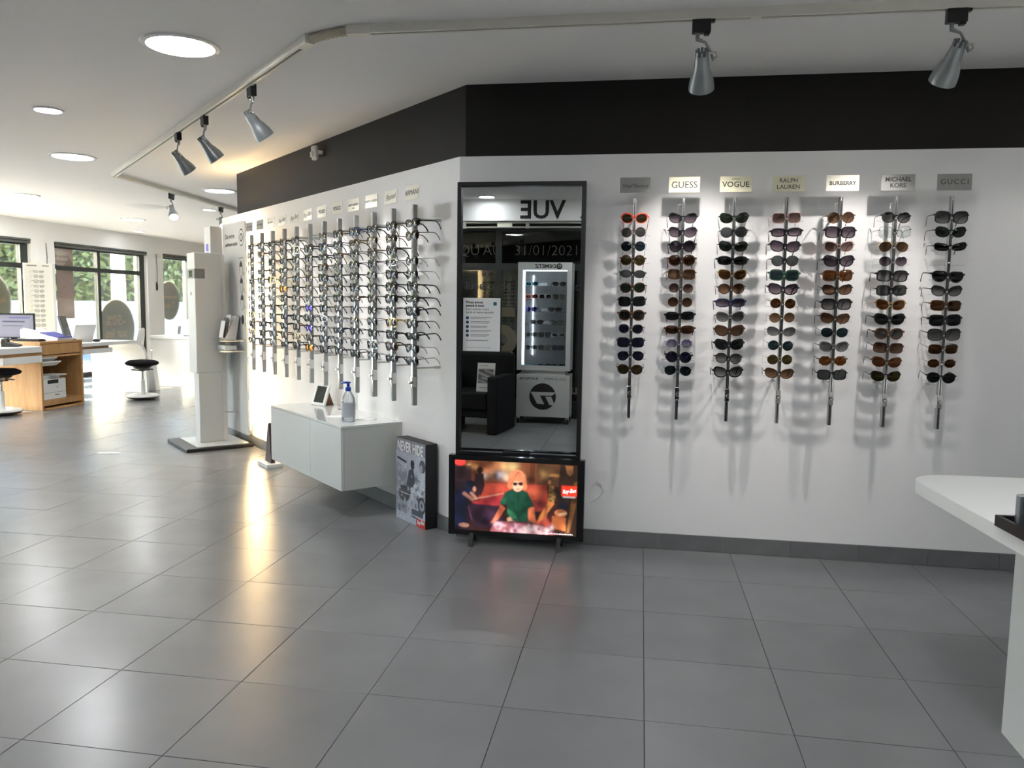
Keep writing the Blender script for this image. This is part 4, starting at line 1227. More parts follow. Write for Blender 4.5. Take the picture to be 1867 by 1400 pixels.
knob_me = MB().lathe([(0.0085, 0.0), (0.0085, 0.014), (0.006, 0.017)], 14, Matrix.Translation((0.002, -RD - 0.020, 0.853)) @ Matrix.Rotation(PI / 2, 4, 'X')).mesh('lock_cylinder', smooth=True)
hold_me = MB().tube([(-0.080, -RD + 0.002, -0.016), (0.080, -RD + 0.002, -0.016)], 0.0011, 5).ball((0, -RD - 0.017, -0.006), 0.0042, 8, 5).mesh('holder', smooth=True)
hook_me = MB().tube([(-0.022, -RD + 0.004, 1.765), (-0.022, -RD + 0.004, 1.790), (-0.004, -RD + 0.004, 1.790)], 0.0012, 5).mesh('hook')
plate_me = MB().box(-0.0745, 0.0745, -0.0015, 0.0015, -0.0375, 0.0375).mesh('nameplate', bevel=0.0008)
clip_me = MB().box(0.010, 0.052, -RD + 0.045, -RD + 0.046, -0.030, -0.018).mesh('price_tag')

tk = MB()
for k, (x_, h_) in enumerate([(-.052, .016), (-.044, .012), (-.036, .013), (-.028, .011), (-.006, .020), (.003, .011), (.012, .012), (.021, .011), (.030, .012), (.039, .017), (.048, .012)]):
    tk.box(x_, x_ + .0042, -0.0022, -0.0015, -.006, -.006 + h_)
tick_me = tk.mesh('lettering')

def rail(loc, rotz, label, group, plate_mat, lines, side):
    r = thing('eyewear_rail', label, 'eyewear rail', loc, rotz, group)
    put('rail', rail_me, ALU, r, own=True)
    put('front_strip', strip_me, CHROME, r, own=True)
    put('slot', slot_me, BLACK, r, own=True)
    for z in (1.745, 0.930):
        a_ = put('arm', arm_me, STEEL, r, (0, 0, z), own=True)
        put('wall_socket', foot_me, STEEL, a_, own=True)
    lk = put('lock', lock_me, CHROME, r, own=True)
    put('lock_cylinder', knob_me, CHROME, lk, own=True)
    put('hook', hook_me, STEEL, r, own=True)
    pl = put('nameplate', plate_me, plate_mat, r, (0, -RD - 0.017, 1.882), (math.radians(-2), 0, math.radians(random.uniform(-1.5, 1.5))), own=True)
    for (body, size, dz, kw) in lines:
        if body is None:                              # too small to read in the photo: two short runs of strokes
            put('lettering', tick_me, INK_GREY, pl, own=True)
            continue
        kw = dict(kw)
        rot = (PI / 2, kw.pop('tilt', 0.0), 0)
        text(body, size, kw.pop('ink', INK), pl, (0, -0.0020, dz), rot, depth=0.0003, **kw)
    for k in range(12):
        put('holder', hold_me, STEEL, r, (0, 0, SLOT0 - SLOTD * k), own=True)
    return r

SC1 = dict(shear=0.35, tilt=math.radians(-6), ink=INK_GREY)
RIGHT = [
    (-0.050, PLATE_GREY, [('Vinyl Factory', 0.027, -0.004, dict(shear=0.35, space=0.95, ink=INK, sx=0.95))],
     'orange/dark'.split('/'), [
        ('brow', 'mid', 'red', 'gbrown'), ('round', 'thin', 'wine', 'grey'), ('round', 'thin', 'wire', 'teal'), ('round', 'mid', 'tort', 'gbrown'), ('oval', 'mid', 'black', 'grey'),
        ('panto', 'mid', 'tort', 'green'), ('square', 'mid', 'black', 'dark'), ('panto', 'bold', 'tort', 'dark'), ('panto', 'mid', 'clear', 'navy'), ('square', 'mid', 'black', 'navy'), ('aviator', 'thin', 'wire', 'navy'), ('panto', 'mid', 'brown', 'gbrown')]),
    (0.187, PLATE_BRASS, [('GUESS', 0.045, -0.002, dict(sx=0.98, bold=0.0002))], [], [
        ('cat', 'mid', 'black', 'purple_g'), ('cat', 'mid', 'black', 'purple_g'), ('round', 'bold', 'black', 'purple_g'), ('panto', 'bold', 'brown', 'brown'), ('square', 'mid', 'tort', 'brown_g'),
        ('round', 'thin', 'clear', 'mauve'), ('round', 'thin', 'gold', 'brown_g'), ('rect', 'bold', 'black', 'dark'), ('rect', 'bold', 'brown', 'brown'), ('hexa', 'thin', 'violet', 'violet'), ('round', 'bold', 'black', 'navy'), ('aviator', 'thin', 'wire', 'teal')]),
    (0.430, PLATE_BRASS, [('VOGUE', 0.036, -0.002, dict(sx=1.05, bold=0.0004)), ('eyewear', 0.012, 0.025, dict(shear=0.3, ink=INK_GREY))], [], [
        ('cat', 'mid', 'black', 'green'), ('panto', 'mid', 'black', 'grey'), ('cat', 'mid', 'black', 'green'), ('wrap', 'bold', 'black', 'black'), ('cat', 'mid', 'gold', 'brown'),
        ('panto', 'mid', 'brown', 'brown_g'), ('rect', 'bold', 'navy', 'purple_g'), ('cat', 'mid', 'grey', 'grey_g'), ('cat', 'bold', 'brown', 'brown_g'), ('cat', 'bold', 'black', 'dark'), ('panto', 'mid', 'black', 'grey_g'), ('cat', 'bold', 'black', 'grey_g')]),
    (0.674, PLATE_BRASS, [('RALPH', 0.029, 0.014, dict(sx=0.98)), ('LAUREN', 0.029, -0.016, dict(sx=0.98))], [], [
        ('square', 'mid', 'rose', 'mauve'), ('rect', 'bold', 'black', 'purple_g'), ('cat', 'bold', 'black', 'purple_g'), ('panto', 'mid', 'black', 'grey'), ('square', 'bold', 'green', 'teal'),
        ('cat', 'bold', 'black', 'purple_g'), ('round', 'thin', 'gold', 'brown'), ('round', 'thin', 'gold', 'brown_g'), ('cat', 'thin', 'wire', 'grey_g'), ('round', 'thin', 'wire', 'teal'), ('round', 'thin', 'gold', 'gbrown'), ('cat', 'mid', 'brown', 'brown_g')]),
    (0.920, PLATE_CREAM, [('BURBERRY', 0.026, -0.001, dict(sx=0.98, bold=0.0006))], [], [
        ('round', 'mid', 'tort', 'brown_g'), ('square', 'bold', 'black', 'purple_g'), ('cat', 'mid', 'rose', 'mauve'), ('cat', 'bold', 'black', 'purple_g'), ('square', 'bold', 'tort', 'amber'),
        ('cat', 'mid', 'black', 'brown_g'), ('square', 'bold', 'black', 'grey_g'), ('cat', 'mid', 'brown', 'brown_g'), ('panto', 'thin', 'wire', 'teal'), ('cat', 'mid', 'grey', 'grey_g'), ('hexa', 'mid', 'tort', 'amber'), ('square', 'mid', 'black', 'grey')]),
    (1.166, PLATE_GREY, [('MICHAEL', 0.028, 0.014, dict(bold=0.0005)), ('KORS', 0.028, -0.014, dict(bold=0.0005))], [], [
        ('panto', 'mid', 'black', 'grey_g'), ('big', 'thin', 'black', 'clear'), ('aviator', 'thin', 'gold', 'brown_g'), ('panto', 'thin', 'silver', 'purple_g'), ('square', 'bold', 'black', 'grey_g'),
        ('square', 'mid', 'black', 'grey'), ('cat', 'mid', 'gold', 'amber'), ('cat', 'bold', 'black', 'dark'), ('panto', 'bold', 'tort', 'grey_g'), ('square', 'mid', 'brown', 'brown_g'), ('cat', 'mid', 'tort', 'amber'), ('cat', 'mid', 'black', 'gbrown')]),
    (1.412, PLATE_GREY, [('GUCCI', 0.034, 0.0, dict(space=1.25))], [], [
        ('big', 'mid', 'black', 'grey_g'), ('cat', 'mid', 'black', 'green'), ('slim', 'mid', 'black', 'black'), None, ('heart', 'bold', 'black', 'black'),
        ('cat', 'mid', 'black', 'grey_g'), ('square', 'mid', 'tort', 'brown'), ('square', 'bold', 'black', 'dark'), ('big', 'mid', 'black', 'grey_g'), ('square', 'thin', 'brown', 'brown'), ('hexa', 'thin', 'rose', 'brown'), ('panto', 'mid', 'black', 'dark')]),
]
for i, (x, pm, lines, _, items) in enumerate(RIGHT):
    rail((x, WALL_Y, 0), 0.0, 'tall slim metal sunglasses rail, ' + ORD[i] + ' counting from the mirror', 'sunglasses rails on the white wall', pm, lines, 1)
    n = 0
    for k, it in enumerate(items):
        if it is None:
            continue
        kind, thick, fr, le = it
        lab = '%s %s sunglasses, %s lenses, %s down on %s rail from mirror' % (FRAMES[fr][1], SHAPE_WORD[kind], LENSES[le][1], ORD[n], ORD[i])
        n += 1
        z = SLOT0 - SLOTD * k
        yaw = random.uniform(-3, 3)
        glasses(kind, thick, fr, le, lab, 'sunglasses', 'sunglasses on the white wall rails', (x + random.uniform(-0.002, 0.002), WALL_Y - RD - 0.019, z - 0.001),
                (math.radians(random.uniform(3, 10) - 4.0 * (k < 4)), math.radians(random.uniform(-2.0, 2.0)), math.radians(yaw)))

LEFT = [
    ('ARMANI', 0.040, {}), ('Persol', 0.046, SC1), ('RALPH LAUREN', 0.021, dict(ink=INK_GREY)), ('SAINT LAURENT', 0.019, dict(bold=0.0003)), ('POLICE', 0.032, dict(bold=0.0006)), ('POLICE', 0.032, dict(bold=0.0006)),
    ('Ray-Ban', 0.042, SC1), ('Ray-Ban', 0.042, SC1), ('Ray-Ban', 0.042, SC1), (None, 0.028, {}), (None, 0.028, {}), (None, 0.028, {})]
rl = random.Random(21)
POOL = [('square', 'mid'), ('panto', 'mid'), ('rect', 'bold'), ('square', 'bold'), ('square', 'bold'), ('panto', 'bold'), ('round', 'thin'), ('aviator', 'thin'), ('panto', 'mid'), ('round', 'mid'), ('rect', 'bold'), ('brow', 'mid')]
for i, (body, size, kw) in enumerate(LEFT):
    s = 0.190 + 0.2403 * i
    lines = [(body, size, 0.0, kw)]
    if body == 'SAINT LAURENT':
        lines.append(('PARIS', 0.011, -0.020, dict(ink=INK_GREY)))
    rail(L(s), LROT, 'tall slim metal eyewear rail, ' + ORD[i] + ' along the angled wall from the corner', 'eyewear rails on the angled wall', PLATE_GREY if i >= 10 else PLATE_CREAM, lines, 0)
    n = 0
    for k in range(12):
        if (i, k) in ((0, 2), (6, 0)):
            continue
        kind, thick = rl.choice(POOL)
        fr = rl.choice(['black'] * 6 + ['tort'] * 4 + ['wire'] * 3 + ['gold', 'navy', 'brown', 'brown', 'grey', 'silver'])
        le = rl.choice(['dark', 'dark', 'black', 'green', 'green', 'teal', 'black', 'dark', 'brown', 'navy', 'grey'])
        if thick == 'thin' and fr in ('black', 'tort'):
            fr = rl.choice(['wire', 'gold', 'wire', 'silver', 'tort'])
        if (i, k) == (6, 11):
            kind, thick, fr, le = 'square', 'mid', 'black', 'fire'
        if (i, k) == (8, 5):
            kind, thick, fr, le = 'square', 'bold', 'black', 'fire'
        if (i, k) in ((6, 7), (6, 9)):
            kind, thick, fr, le = 'panto', 'mid', 'black', 'bluemir'
        if i == 0 and fr not in ('black', 'navy', 'wire'):
            fr = 'black'
        z = SLOT0 - SLOTD * k
        lab = '%s %s glasses, %s lenses, %s down on %s angled-wall rail' % (FRAMES[fr][1], SHAPE_WORD[kind], LENSES[le][1], ORD[n], ORD[i])
        n += 1
        glasses(kind, thick, fr, le, lab, 'eyeglasses', 'eyeglasses on the angled wall rails', L(s + rl.uniform(-0.002, 0.002), RD + 0.019, z - 0.001),
                (math.radians(rl.uniform(0, 8)), math.radians(rl.uniform(-2.5, 2.5)), LROT + math.radians(rl.uniform(-4, 4))))

# ------------------------------------------------------------------ backlit panel, tower and measuring column at the end of the angled wall
bp = thing('backlit_panel', 'tall grey backlit lens display panel at the end of the angled wall', 'display panel', L(3.495), LROT)
hw = 0.305
pl_poly = []
for (cx, cz, a0) in [(hw - 0.04, 1.93, 0), (-hw + 0.01, 1.96, 90), (-hw + 0.01, 0.13, 180), (hw - 0.02, 0.14, 270)]:
    rr_ = {0: 0.04, 90: 0.01, 180: 0.01, 270: 0.02}[a0]
    for t in range(0, 91, 15):
        pl_poly.append((cx + rr_ * math.cos(math.radians(a0 + t)), cz + rr_ * math.sin(math.radians(a0 + t))))
XZ = Matrix(((1, 0, 0, 0), (0, 0, -1, 0), (0, 1, 0, 0), (0, 0, 0, 1)))
obj('front_panel', MB().prism(pl_poly, 0.088, 0.106, XZ), GREY_BODY, bp, smooth=True)
obj('back_box', MB().box(-hw + 0.06, hw - 0.12, -0.086, -0.004, 0.2, 1.88), WHITE_PLASTIC, bp)
obj('light_strip', MB().box(hw - 0.062, hw - 0.050, -0.080, -0.066, 0.16, 1.92), LED_WARM, bp)
obj('light_strip', MB().box(-hw + 0.02, hw - 0.064, -0.080, -0.066, 1.915, 1.927), LED_WARM, bp)
text('Des verres', 0.058, INK_GREY, bp, (-0.23, -0.107, 1.855), depth=0.0004, align='LEFT', bold=0.001)
text('parfaitement ajustés', 0.046, INK_GREY, bp, (-0.23, -0.107, 1.785), depth=0.0004, align='LEFT', bold=0.001, sx=0.9)
em = obj('eye_emblem', MB().prism([(0.07 * math.cos(t) * (1 - .1 * abs(math.sin(2 * t))), 0.075 * math.sin(t)) for t in np.linspace(0, 2 * PI, 28)[:-1]], -0.0005, 0.0, XZ), INK, bp, (0.215, -0.1068, 1.83))
obj('emblem_ring', MB().prism([(0.060 * math.cos(t), 0.064 * math.sin(t)) for t in np.linspace(0, 2 * PI, 28)[:-1]], -0.0005, 0.0004, XZ), GREY_BODY, em)
obj('emblem_eye', MB().prism([(0.042 * math.cos(t), 0.036 * math.sin(t)) for t in np.linspace(0, 2 * PI, 28)[:-1]], -0.0005, 0.0008, XZ), INK, em)
obj('emblem_iris', MB().prism([(0.022 * math.cos(t), 0.024 * math.sin(t)) for t in np.linspace(0, 2 * PI, 20)[:-1]], -0.0005, 0.0012, XZ), GREY_BODY, em)
for k, zz in enumerate((1.56, 1.42, 1.275, 1.125)):
    hx_ = 0.19 + 0.008 * k
    pts = [(0.045 * math.cos(t), 0.07 * math.sin(t)) for t in np.linspace(0, 2 * PI, 22)[:-1]]
    if k == 3:
        pts = [(q[0] * 0.8, q[1] * 0.6) for q in pts]
    ic = obj('head_drawing', MB().prism(pts, -0.0005, 0.0, XZ), INK if k == 3 else INK_GREY, bp, (hx_, -0.1068, zz))
    if k < 3:
        obj('face_fill', MB().prism([(q[0] * 0.82, q[1] * 0.86 - 0.004) for q in pts], -0.0005, 0.0004, XZ), GREY_BODY, ic)
        obj('hair_fill', MB().prism([(-0.03, 0.02), (0.03, 0.02), (0.022, 0.055), (-0.022, 0.055)], -0.0005, 0.0008, XZ), INK, ic)
    obj('caption', MB().box(hx_ + 0.05, hx_ + 0.085, -0.1072, -0.1066, zz - 0.035, zz - 0.029).box(hx_ + 0.05, hx_ + 0.078, -0.1072, -0.1066, zz - 0.052, zz - 0.046), INK_GREY, bp)
obj('caption', MB().box(0.13, 0.25, -0.1072, -0.1066, 1.655, 1.660), INK_GREY, bp)
for zz in (0.945, 0.855):
    sh = obj('shelf', MB().box(-0.12, 0.27, -0.30, -0.107, zz, zz + 0.008), CLEAR, bp)
    obj('bracket', MB().box(0.262, 0.274, -0.32, -0.10, zz - 0.006, zz + 0.004), STEEL, sh)
    obj('bracket', MB().box(-0.124, -0.112, -0.32, -0.10, zz - 0.006, zz + 0.004), STEEL, sh)
obj('hanger_rod', MB().tube([(0.05, -0.107, 0.30), (0.04, -0.22, 0.305)], 0.006, 8), STEEL, bp)
bh_ = thing('brochure_holder', 'grey holder of printed leaflets on the upper glass shelf', 'brochure holder', (*L(3.40, 0.19)[:2], 0.9535), LROT)
obj('holder_body', MB().prism([(-0.06, 0), (0.04, 0), (0.075, 0.20), (0.045, 0.20)], -0.06, 0.06, Matrix(((0, 0, 1, 0), (1, 0, 0, 0), (0, 1, 0, 0), (0, 0, 0, 1)))), GREY_BODY, bh_)
for k in range(3):
    obj('leaflet_card', MB().box(-0.05, 0.05, -0.075 + 0.02 * k, -0.070 + 0.02 * k, 0.004, 0.15 + 0.03 * k), [PAPER, INK_GREY, PAPER][k], bh_, rot=(math.radians(-10), 0, 0))
tag(obj('lens_box', MB().box(-0.14, 0.14, -0.05, 0.05, 0, 0.035), PAPER, None, (*L(3.46, 0.20)[:2], 0.8635), (0, 0, LROT), bevel=0.003), 'flat white carton on the lower glass shelf of the panel', 'box')

tw = thing('display_tower', 'tall grey tower with a violet label behind the measuring column', 'tower', L(3.905), LROT)
obj('tower_body', MB().box(-0.095, 0.095, -0.215, -0.112, 0.0, 1.955), GREY_BODY, tw, bevel=0.003)
obj('violet_label', MB().prism([(-0.035, 1.62), (0.0, 1.635), (0.035, 1.62), (0.035, 1.80), (-0.035, 1.80)], 0.2155, 0.217, XZ), PURPLE, tw)
obj('label_lines', MB().box(-0.026, 0.026, -0.2178, -0.2172, 1.725, 1.735).box(-0.022, 0.022, -0.2178, -0.2172, 1.708, 1.716), INK_WHITE, tw)

ms = thing('measuring_column', 'pale grey free-standing measuring column on a black-edged base plate', 'measuring column', L(3.615, 0.31), LROT)
def lp(s, d):
    return (-(s - 3.615), -(d - 0.31))
def lbox(mb, s0, s1, d0, d1, z0, z1):
    (xa, ya), (xb, yb) = lp(s0, d0), lp(s1, d1)
    return mb.box(min(xa, xb), max(xa, xb), min(ya, yb), max(ya, yb), z0, z1)
obj('base_edge', lbox(MB(), 3.28, 3.94, 0.03, 0.60, 0.0, 0.030), BLACK, ms, bevel=0.008)
obj('base_plate', lbox(MB(), 3.32, 3.90, 0.06, 0.50, 0.0302, 0.034), GREY_BODY, ms)
obj('lower_column', lbox(MB(), 3.545, 3.70, 0.215, 0.415, 0.034, 0.655), GREY_BODY, ms, bevel=0.004)
obj('cable_duct', lbox(MB(), 3.56, 3.60, 0.17, 0.214, 0.034, 1.69), WHITE_PLASTIC, ms)
hd_ = obj('head_housing', lbox(MB(), 3.535, 3.775, 0.20, 0.432, 0.655, 1.700), GREY_BODY, ms, bevel=0.006)
obj('sensor_band', lbox(MB(), 3.5345, 3.776, 0.345, 0.4335, 1.475, 1.560), mat('grey_sensor_band', (0.20, 0.20, 0.21), 0.3, noise=0.03), hd_, bevel=0.002)
obj('sensor_window', lbox(MB(), 3.60, 3.71, 0.4330, 0.4345, 1.490, 1.545), BLACK_GLOSS, hd_)
obj('button', lbox(MB(), 3.65, 3.665, 0.4325, 0.4345, 1.33, 1.36), INK, hd_)
obj('bottom_light', lbox(MB(), 3.56, 3.75, 0.40, 0.431, 0.648, 0.656), WHITE_PLASTIC, hd_)

tag(obj('floor_card', MB().box(-0.09, 0.09, -0.028, 0.028, 0, 0.0015), PAPER, None, (-4.38, 5.89, 0.0005), (0, 0, 0.3)), 'small white card lying on the tiled floor', 'card')

# ------------------------------------------------------------------ white counter at the viewer's side
ct = thing('white_counter', 'white counter with a rounded corner and panel leg', 'counter', (0, 0, 0))
CZ = 0.745
poly = []
xl, yf, R_ = 0.885, 2.775, 0.13
for t in range(0, 91, 6):
    poly.append((xl + R_ - R_ * math.cos(math.radians(90 - t)) * 1.0, 0))
poly = [(xl + 0.10, 0.9), (SIDE_X - 0.4, 0.9), (SIDE_X - 0.4, yf + 0.07)]
for t in range(0, 91, 6):
    a_ = math.radians(90 + t)
    poly.append((xl + R_ + R_ * math.cos(a_), yf - R_ + R_ * math.sin(a_)))
obj('countertop', MB().prism(poly, CZ - 0.042, CZ), WHITE_SAT, ct, bevel=0.002)
obj('panel_leg', MB().box(1.13, 1.17, 1.2, 2.52, 0, CZ - 0.042), WHITE_SAT, ct, bevel=0.001)
obj('panel_leg', MB().box(2.75, 2.79, 1.2, 2.52, 0, CZ - 0.042), WHITE_SAT, ct, bevel=0.001)
obj('modesty_panel', MB().box(1.17, 2.75, 1.6, 1.63, 0.2, CZ - 0.042), WHITE_SAT, ct)
ty = thing('tray', 'small black tray on the white counter', 'tray', (1.03, 2.045, CZ), math.radians(4))
obj('tray_base', MB().box(-0.12, 0.12, -0.10, 0.10, 0, 0.008).box(-0.12, 0.12, 0.09, 0.10, 0.008, 0.028).box(-0.12, 0.12, -0.10, -0.09, 0.008, 0.028).box(-0.12, -0.11, -0.09, 0.09, 0.008, 0.028).box(0.11, 0.12, -0.09, 0.09, 0.008, 0.028), BLACK, ty)
for k in range(4):
    wp = thing('wipe_packet', ['clear packet standing at the end of the black tray', 'second clear packet in the black tray', 'third clear packet in the black tray', 'last clear packet in the black tray'][k], 'packet', (0.962 + k * 0.036, 2.105 - k * 0.012, CZ + 0.009), math.radians(25), 'packets in the black tray')
    obj('packet_card', MB().box(-0.028, 0.028, -0.004, 0.004, 0, 0.078), mat('packet_grey', (0.38, 0.39, 0.40), 0.3, noise=0.2, nscale=40), wp, bevel=0.001)
    obj('packet_sleeve', MB().box(-0.030, 0.030, -0.006, 0.006, 0, 0.082), CLEAR, wp)
    obj('packet_mark', MB().box(-0.018, 0.018, -0.0068, -0.0062, 0.052, 0.074), mat('blue_grey_mark', (0.10, 0.12, 0.28), 0.4, noise=0.1), wp)

# ------------------------------------------------------------------ oak cabinet with printer, desks, stools, chairs
ok = thing('oak_cabinet', 'oak cabinet with a drawer over an open printer shelf', 'cabinet', (-7.05, 8.325, 0))
# open side faces +x; x -0.30..0.30, y -0.345..0.345
obj('side_panel', MB().box(-0.30, 0.30, -0.345, -0.315, 0, 0.765), OAK, ok, bevel=0.001)
obj('side_panel', MB().box(-0.30, 0.30, 0.315, 0.345, 0, 0.765), OAK, ok, bevel=0.001)
obj('top', MB().box(-0.30, 0.305, -0.345, 0.345, 0.766, 0.790), OAK, ok, bevel=0.002)
obj('back_panel', MB().box(-0.30, -0.28, -0.314, 0.314, 0.02, 0.765), OAK_D, ok)
obj('shelf', MB().box(-0.279, 0.29, -0.314, 0.314, 0.605, 0.628), OAK, ok)
obj('shelf', MB().box(-0.279, 0.29, -0.314, 0.314, 0.085, 0.108), OAK, ok)
obj('plinth', MB().box(0.26, 0.285, -0.314, 0.314, 0.045, 0.084), OAK, ok)
obj('bottom_rail', MB().box(-0.279, 0.31, -0.314, 0.314, 0.0, 0.018), OAK, ok)
dr = obj('drawer', MB().box(-0.2, 0.296, -0.306, 0.306, 0.638, 0.760), OAK, ok, bevel=0.001)
obj('lock', MB().lathe([(0.009, 0), (0.009, 0.004)], 12, Matrix.Translation((0.296, 0.0, 0.725)) @ Matrix.Rotation(PI / 2, 4, 'Y')), STEEL, dr)
pt = thing('printer', 'white desktop printer on the open oak shelf', 'printer', (-6.95, 8.235, 0.1085))
obj('printer_body', MB().box(-0.19, 0.165, -0.185, 0.175, 0.0, 0.235), WHITE_PLASTIC, pt, bevel=0.006)
obj('output_slot', MB().box(-0.16, 0.167, -0.12, 0.05, 0.185, 0.228), BLACK, pt)
obj('upper_deck', MB().box(-0.18, 0.10, -0.18, 0.16, 0.236, 0.275), WHITE_PLASTIC, pt, bevel=0.004)
obj('paper_door', MB().box(0.0, 0.20, -0.02, 0.15, 0.276, 0.288), WHITE_PLASTIC, pt)
obj('tray_line', MB().box(0.1655, 0.1668, -0.18, 0.17, 0.078, 0.081), INK_GREY, pt)
obj('badge', MB().box(0.1655, 0.1668, -0.01, 0.06, 0.045, 0.055), INK_GREY, pt)
obj('indicator', MB().box(0.1655, 0.1668, 0.025, 0.035, 0.130, 0.150), INK_GREY, pt)
for k in range(2):
    st = thing('letter_tray', ['upper white letter tray above the printer', 'lower white letter tray above the printer'][k], 'letter tray', (-7.0, 8.12, 0.47 + 0.05 * (1 - k)), 0, 'letter trays above the printer')
    obj('tray_shell', MB().prism([(-0.18, 0.0), (0.17, 0.03), (0.24, 0.075), (0.235, 0.085), (0.16, 0.045), (-0.18, 0.012)], -0.10, 0.20 - 0.06 * (1 - k), Matrix(((1, 0, 0, 0), (0, 0, 1, 0), (0, 1, 0, 0), (0, 0, 0, 1)))), WHITE_PLASTIC, st)
    obj('tray_lip', MB().box(0.228, 0.240, -0.10, 0.14, 0.078, 0.088), WHITE_PLASTIC, st)
wd = thing('reception_desk', 'white desk top with a shallow drawer beside the oak cabinet', 'desk', (-7.9, 7.80, 0))
obj('desktop', MB().box(-1.0, 1.19, -0.50, 0.165, 0.675, 0.742), WHITE_SAT, wd, bevel=0.004)
obj('drawer', MB().box(0.75, 1.19, -0.40, 0.16, 0.560, 0.640), WHITE_SAT, wd, bevel=0.003)
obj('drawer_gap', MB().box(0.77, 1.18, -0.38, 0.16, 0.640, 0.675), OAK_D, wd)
obj('leg', MB().box(-0.95, -0.88, -0.45, 0.15, 0, 0.675), WHITE_SAT, wd)
# monitor, keyboard, phone, trays
p = Print(60, 36, srgb(168, 168, 184))
p.rect(0, 0.0, 1, 0.06, srgb(60, 62, 70))
p.rect(0.1, 0.2, 0.9, 0.9, srgb(178, 178, 194))
p.rect(0.3, 0.3, 0.8, 0.36, srgb(90, 92, 120)); p.rect(0.3, 0.5, 0.75, 0.53, srgb(110, 112, 130)); p.rect(0.45, 0.15, 0.92, 0.2, srgb(120, 120, 190))
mo = thing('desktop_monitor', 'dark-edged computer monitor on the oak cabinet', 'monitor', (-7.36, 8.27, 0.7905), math.radians(14))
obj('screen_case', MB().box(-0.26, 0.26, 0.0, 0.03, 0.02, 0.315), BLACK, mo, bevel=0.004)
put('screen', p.mesh('screen', 0.496, 0.270), print_mat('monitor_picture', 0.3), mo, (0, -0.0012, 0.034))
obj('stand', MB().box(-0.03, 0.03, 0.03, 0.06, 0.0, 0.18).box(-0.1, 0.1, -0.04, 0.10, 0.0, 0.012), BLACK, mo)
tag(obj('keyboard', MB().box(-0.16, 0.16, -0.06, 0.06, 0, 0.02).box(-0.15, 0.15, -0.05, 0.05, 0.02, 0.026), BLACK, None, (-6.97, 8.08, 0.7905), (0, 0, 0.1), bevel=0.003), 'black keyboard on the oak cabinet before the paper tray', 'keyboard')
ph = thing('desk_phone', 'dark grey desk phone on the white desk', 'phone', (-6.95, 7.80, 0.7425), 0.4)
obj('phone_base', MB().prism([(-0.08, 0), (0.08, 0), (0.08, 0.02), (-0.08, 0.06)], -0.08, 0.08, XZ), mat('charcoal_plastic', (0.05, 0.05, 0.052), 0.4, noise=0.05), ph)
obj('handset', MB().tube([(-0.06, -0.07, 0.07), (-0.055, -0.03, 0.085), (-0.055, 0.04, 0.085), (-0.06, 0.08, 0.07)], [0.022, 0.016, 0.016, 0.022], 8), MATS['charcoal_plastic'], ph, smooth=True)
py = thing('paper_tray', 'stacked paper tray with violet-blue folders on the oak cabinet', 'paper tray', (-7.02, 8.40, 0.7905), math.radians(4))
obj('tray_shell', MB().prism([(-0.22, 0), (0.25, 0), (0.25, 0.03), (0.05, 0.075), (-0.22, 0.13)], -0.14, 0.14, XZ), mat('lilac_white_plastic', (0.62, 0.61, 0.70), 0.4, noise=0.02), py, bevel=0.004)
obj('folder', MB().prism([(0.02, 0.086), (0.25, 0.034), (0.25, 0.042), (0.02, 0.096)], -0.125, 0.125, XZ), mat('violet_folder', (0.06, 0.06, 0.34), 0.5, noise=0.05), py)
obj('paper_stack', MB().prism([(-0.20, 0.13), (0.10, 0.068), (0.10, 0.076), (-0.20, 0.142)], -0.125, 0.125, XZ), PAPER, py)
sm = thing('side_monitor', 'thin grey monitor seen edge-on at the end of the oak cabinet', 'monitor', (-6.86, 8.58, 0.7905), 0)
obj('screen_case', MB().box(-0.16, 0.16, -0.012, 0.012, 0.01, 0.30), mat('grey_plastic', (0.25, 0.26, 0.25), 0.4, noise=0.03), sm, (0, 0, 0), (math.radians(-14), 0, math.radians(117)), bevel=0.003)
obj('screen_glass', MB().box(-0.15, 0.15, -0.0145, -0.0125, 0.02, 0.29), BLACK_GLOSS, sm, (0, 0, 0), (math.radians(-14), 0, math.radians(117)))
obj('foot', MB().box(-0.06, 0.06, -0.05, 0.05, 0, 0.01), BLACK, sm)
# waterfall desk: the slab bends down to the floor
cd = thing('waterfall_desk', 'white desk whose top curves down to the floor beside the oak cabinet', 'desk', (-7.2, 8.70, 0))
def ribbon(path, th):
    left, right = [], []
    for k, (a_, b_) in enumerate(path):
        a0, b0 = path[max(k - 1, 0)]
        a1, b1 = path[min(k + 1, len(path) - 1)]
        dx, dz = a1 - a0, b1 - b0
        ln = math.hypot(dx, dz)
        nx, nz = -dz / ln, dx / ln
        left.append((a_ + nx * th / 2, b_ + nz * th / 2))
        right.append((a_ - nx * th / 2, b_ - nz * th / 2))
    return left + right[::-1]
path = [(0.01, 0.715), (0.5, 0.715), (1.02, 0.715)] + [(1.02 + 0.26 * math.sin(math.radians(t)), 0.455 + 0.26 * math.cos(math.radians(t))) for t in range(10, 91, 10)] + [(1.29, 0.2), (1.29, 0.0)]
YZ = Matrix(((0, 0, 1, 0), (1, 0, 0, 0), (0, 1, 0, 0), (0, 0, 0, 1)))
obj('bent_top', MB().prism(ribbon(path, 0.042), -0.42, 0.42, YZ), WHITE_SAT, cd, smooth=True)
obj('drawer', MB().box(0.02, 0.40, 0.05, 0.60, 0.60, 0.66), WHITE_SAT, cd, bevel=0.003)
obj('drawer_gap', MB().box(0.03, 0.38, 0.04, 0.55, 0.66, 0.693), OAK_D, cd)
tbl = thing('tablet_screen', 'white screen back leaning on the waterfall desk', 'tablet', (-7.05, 9.05, 0.738), math.radians(65))
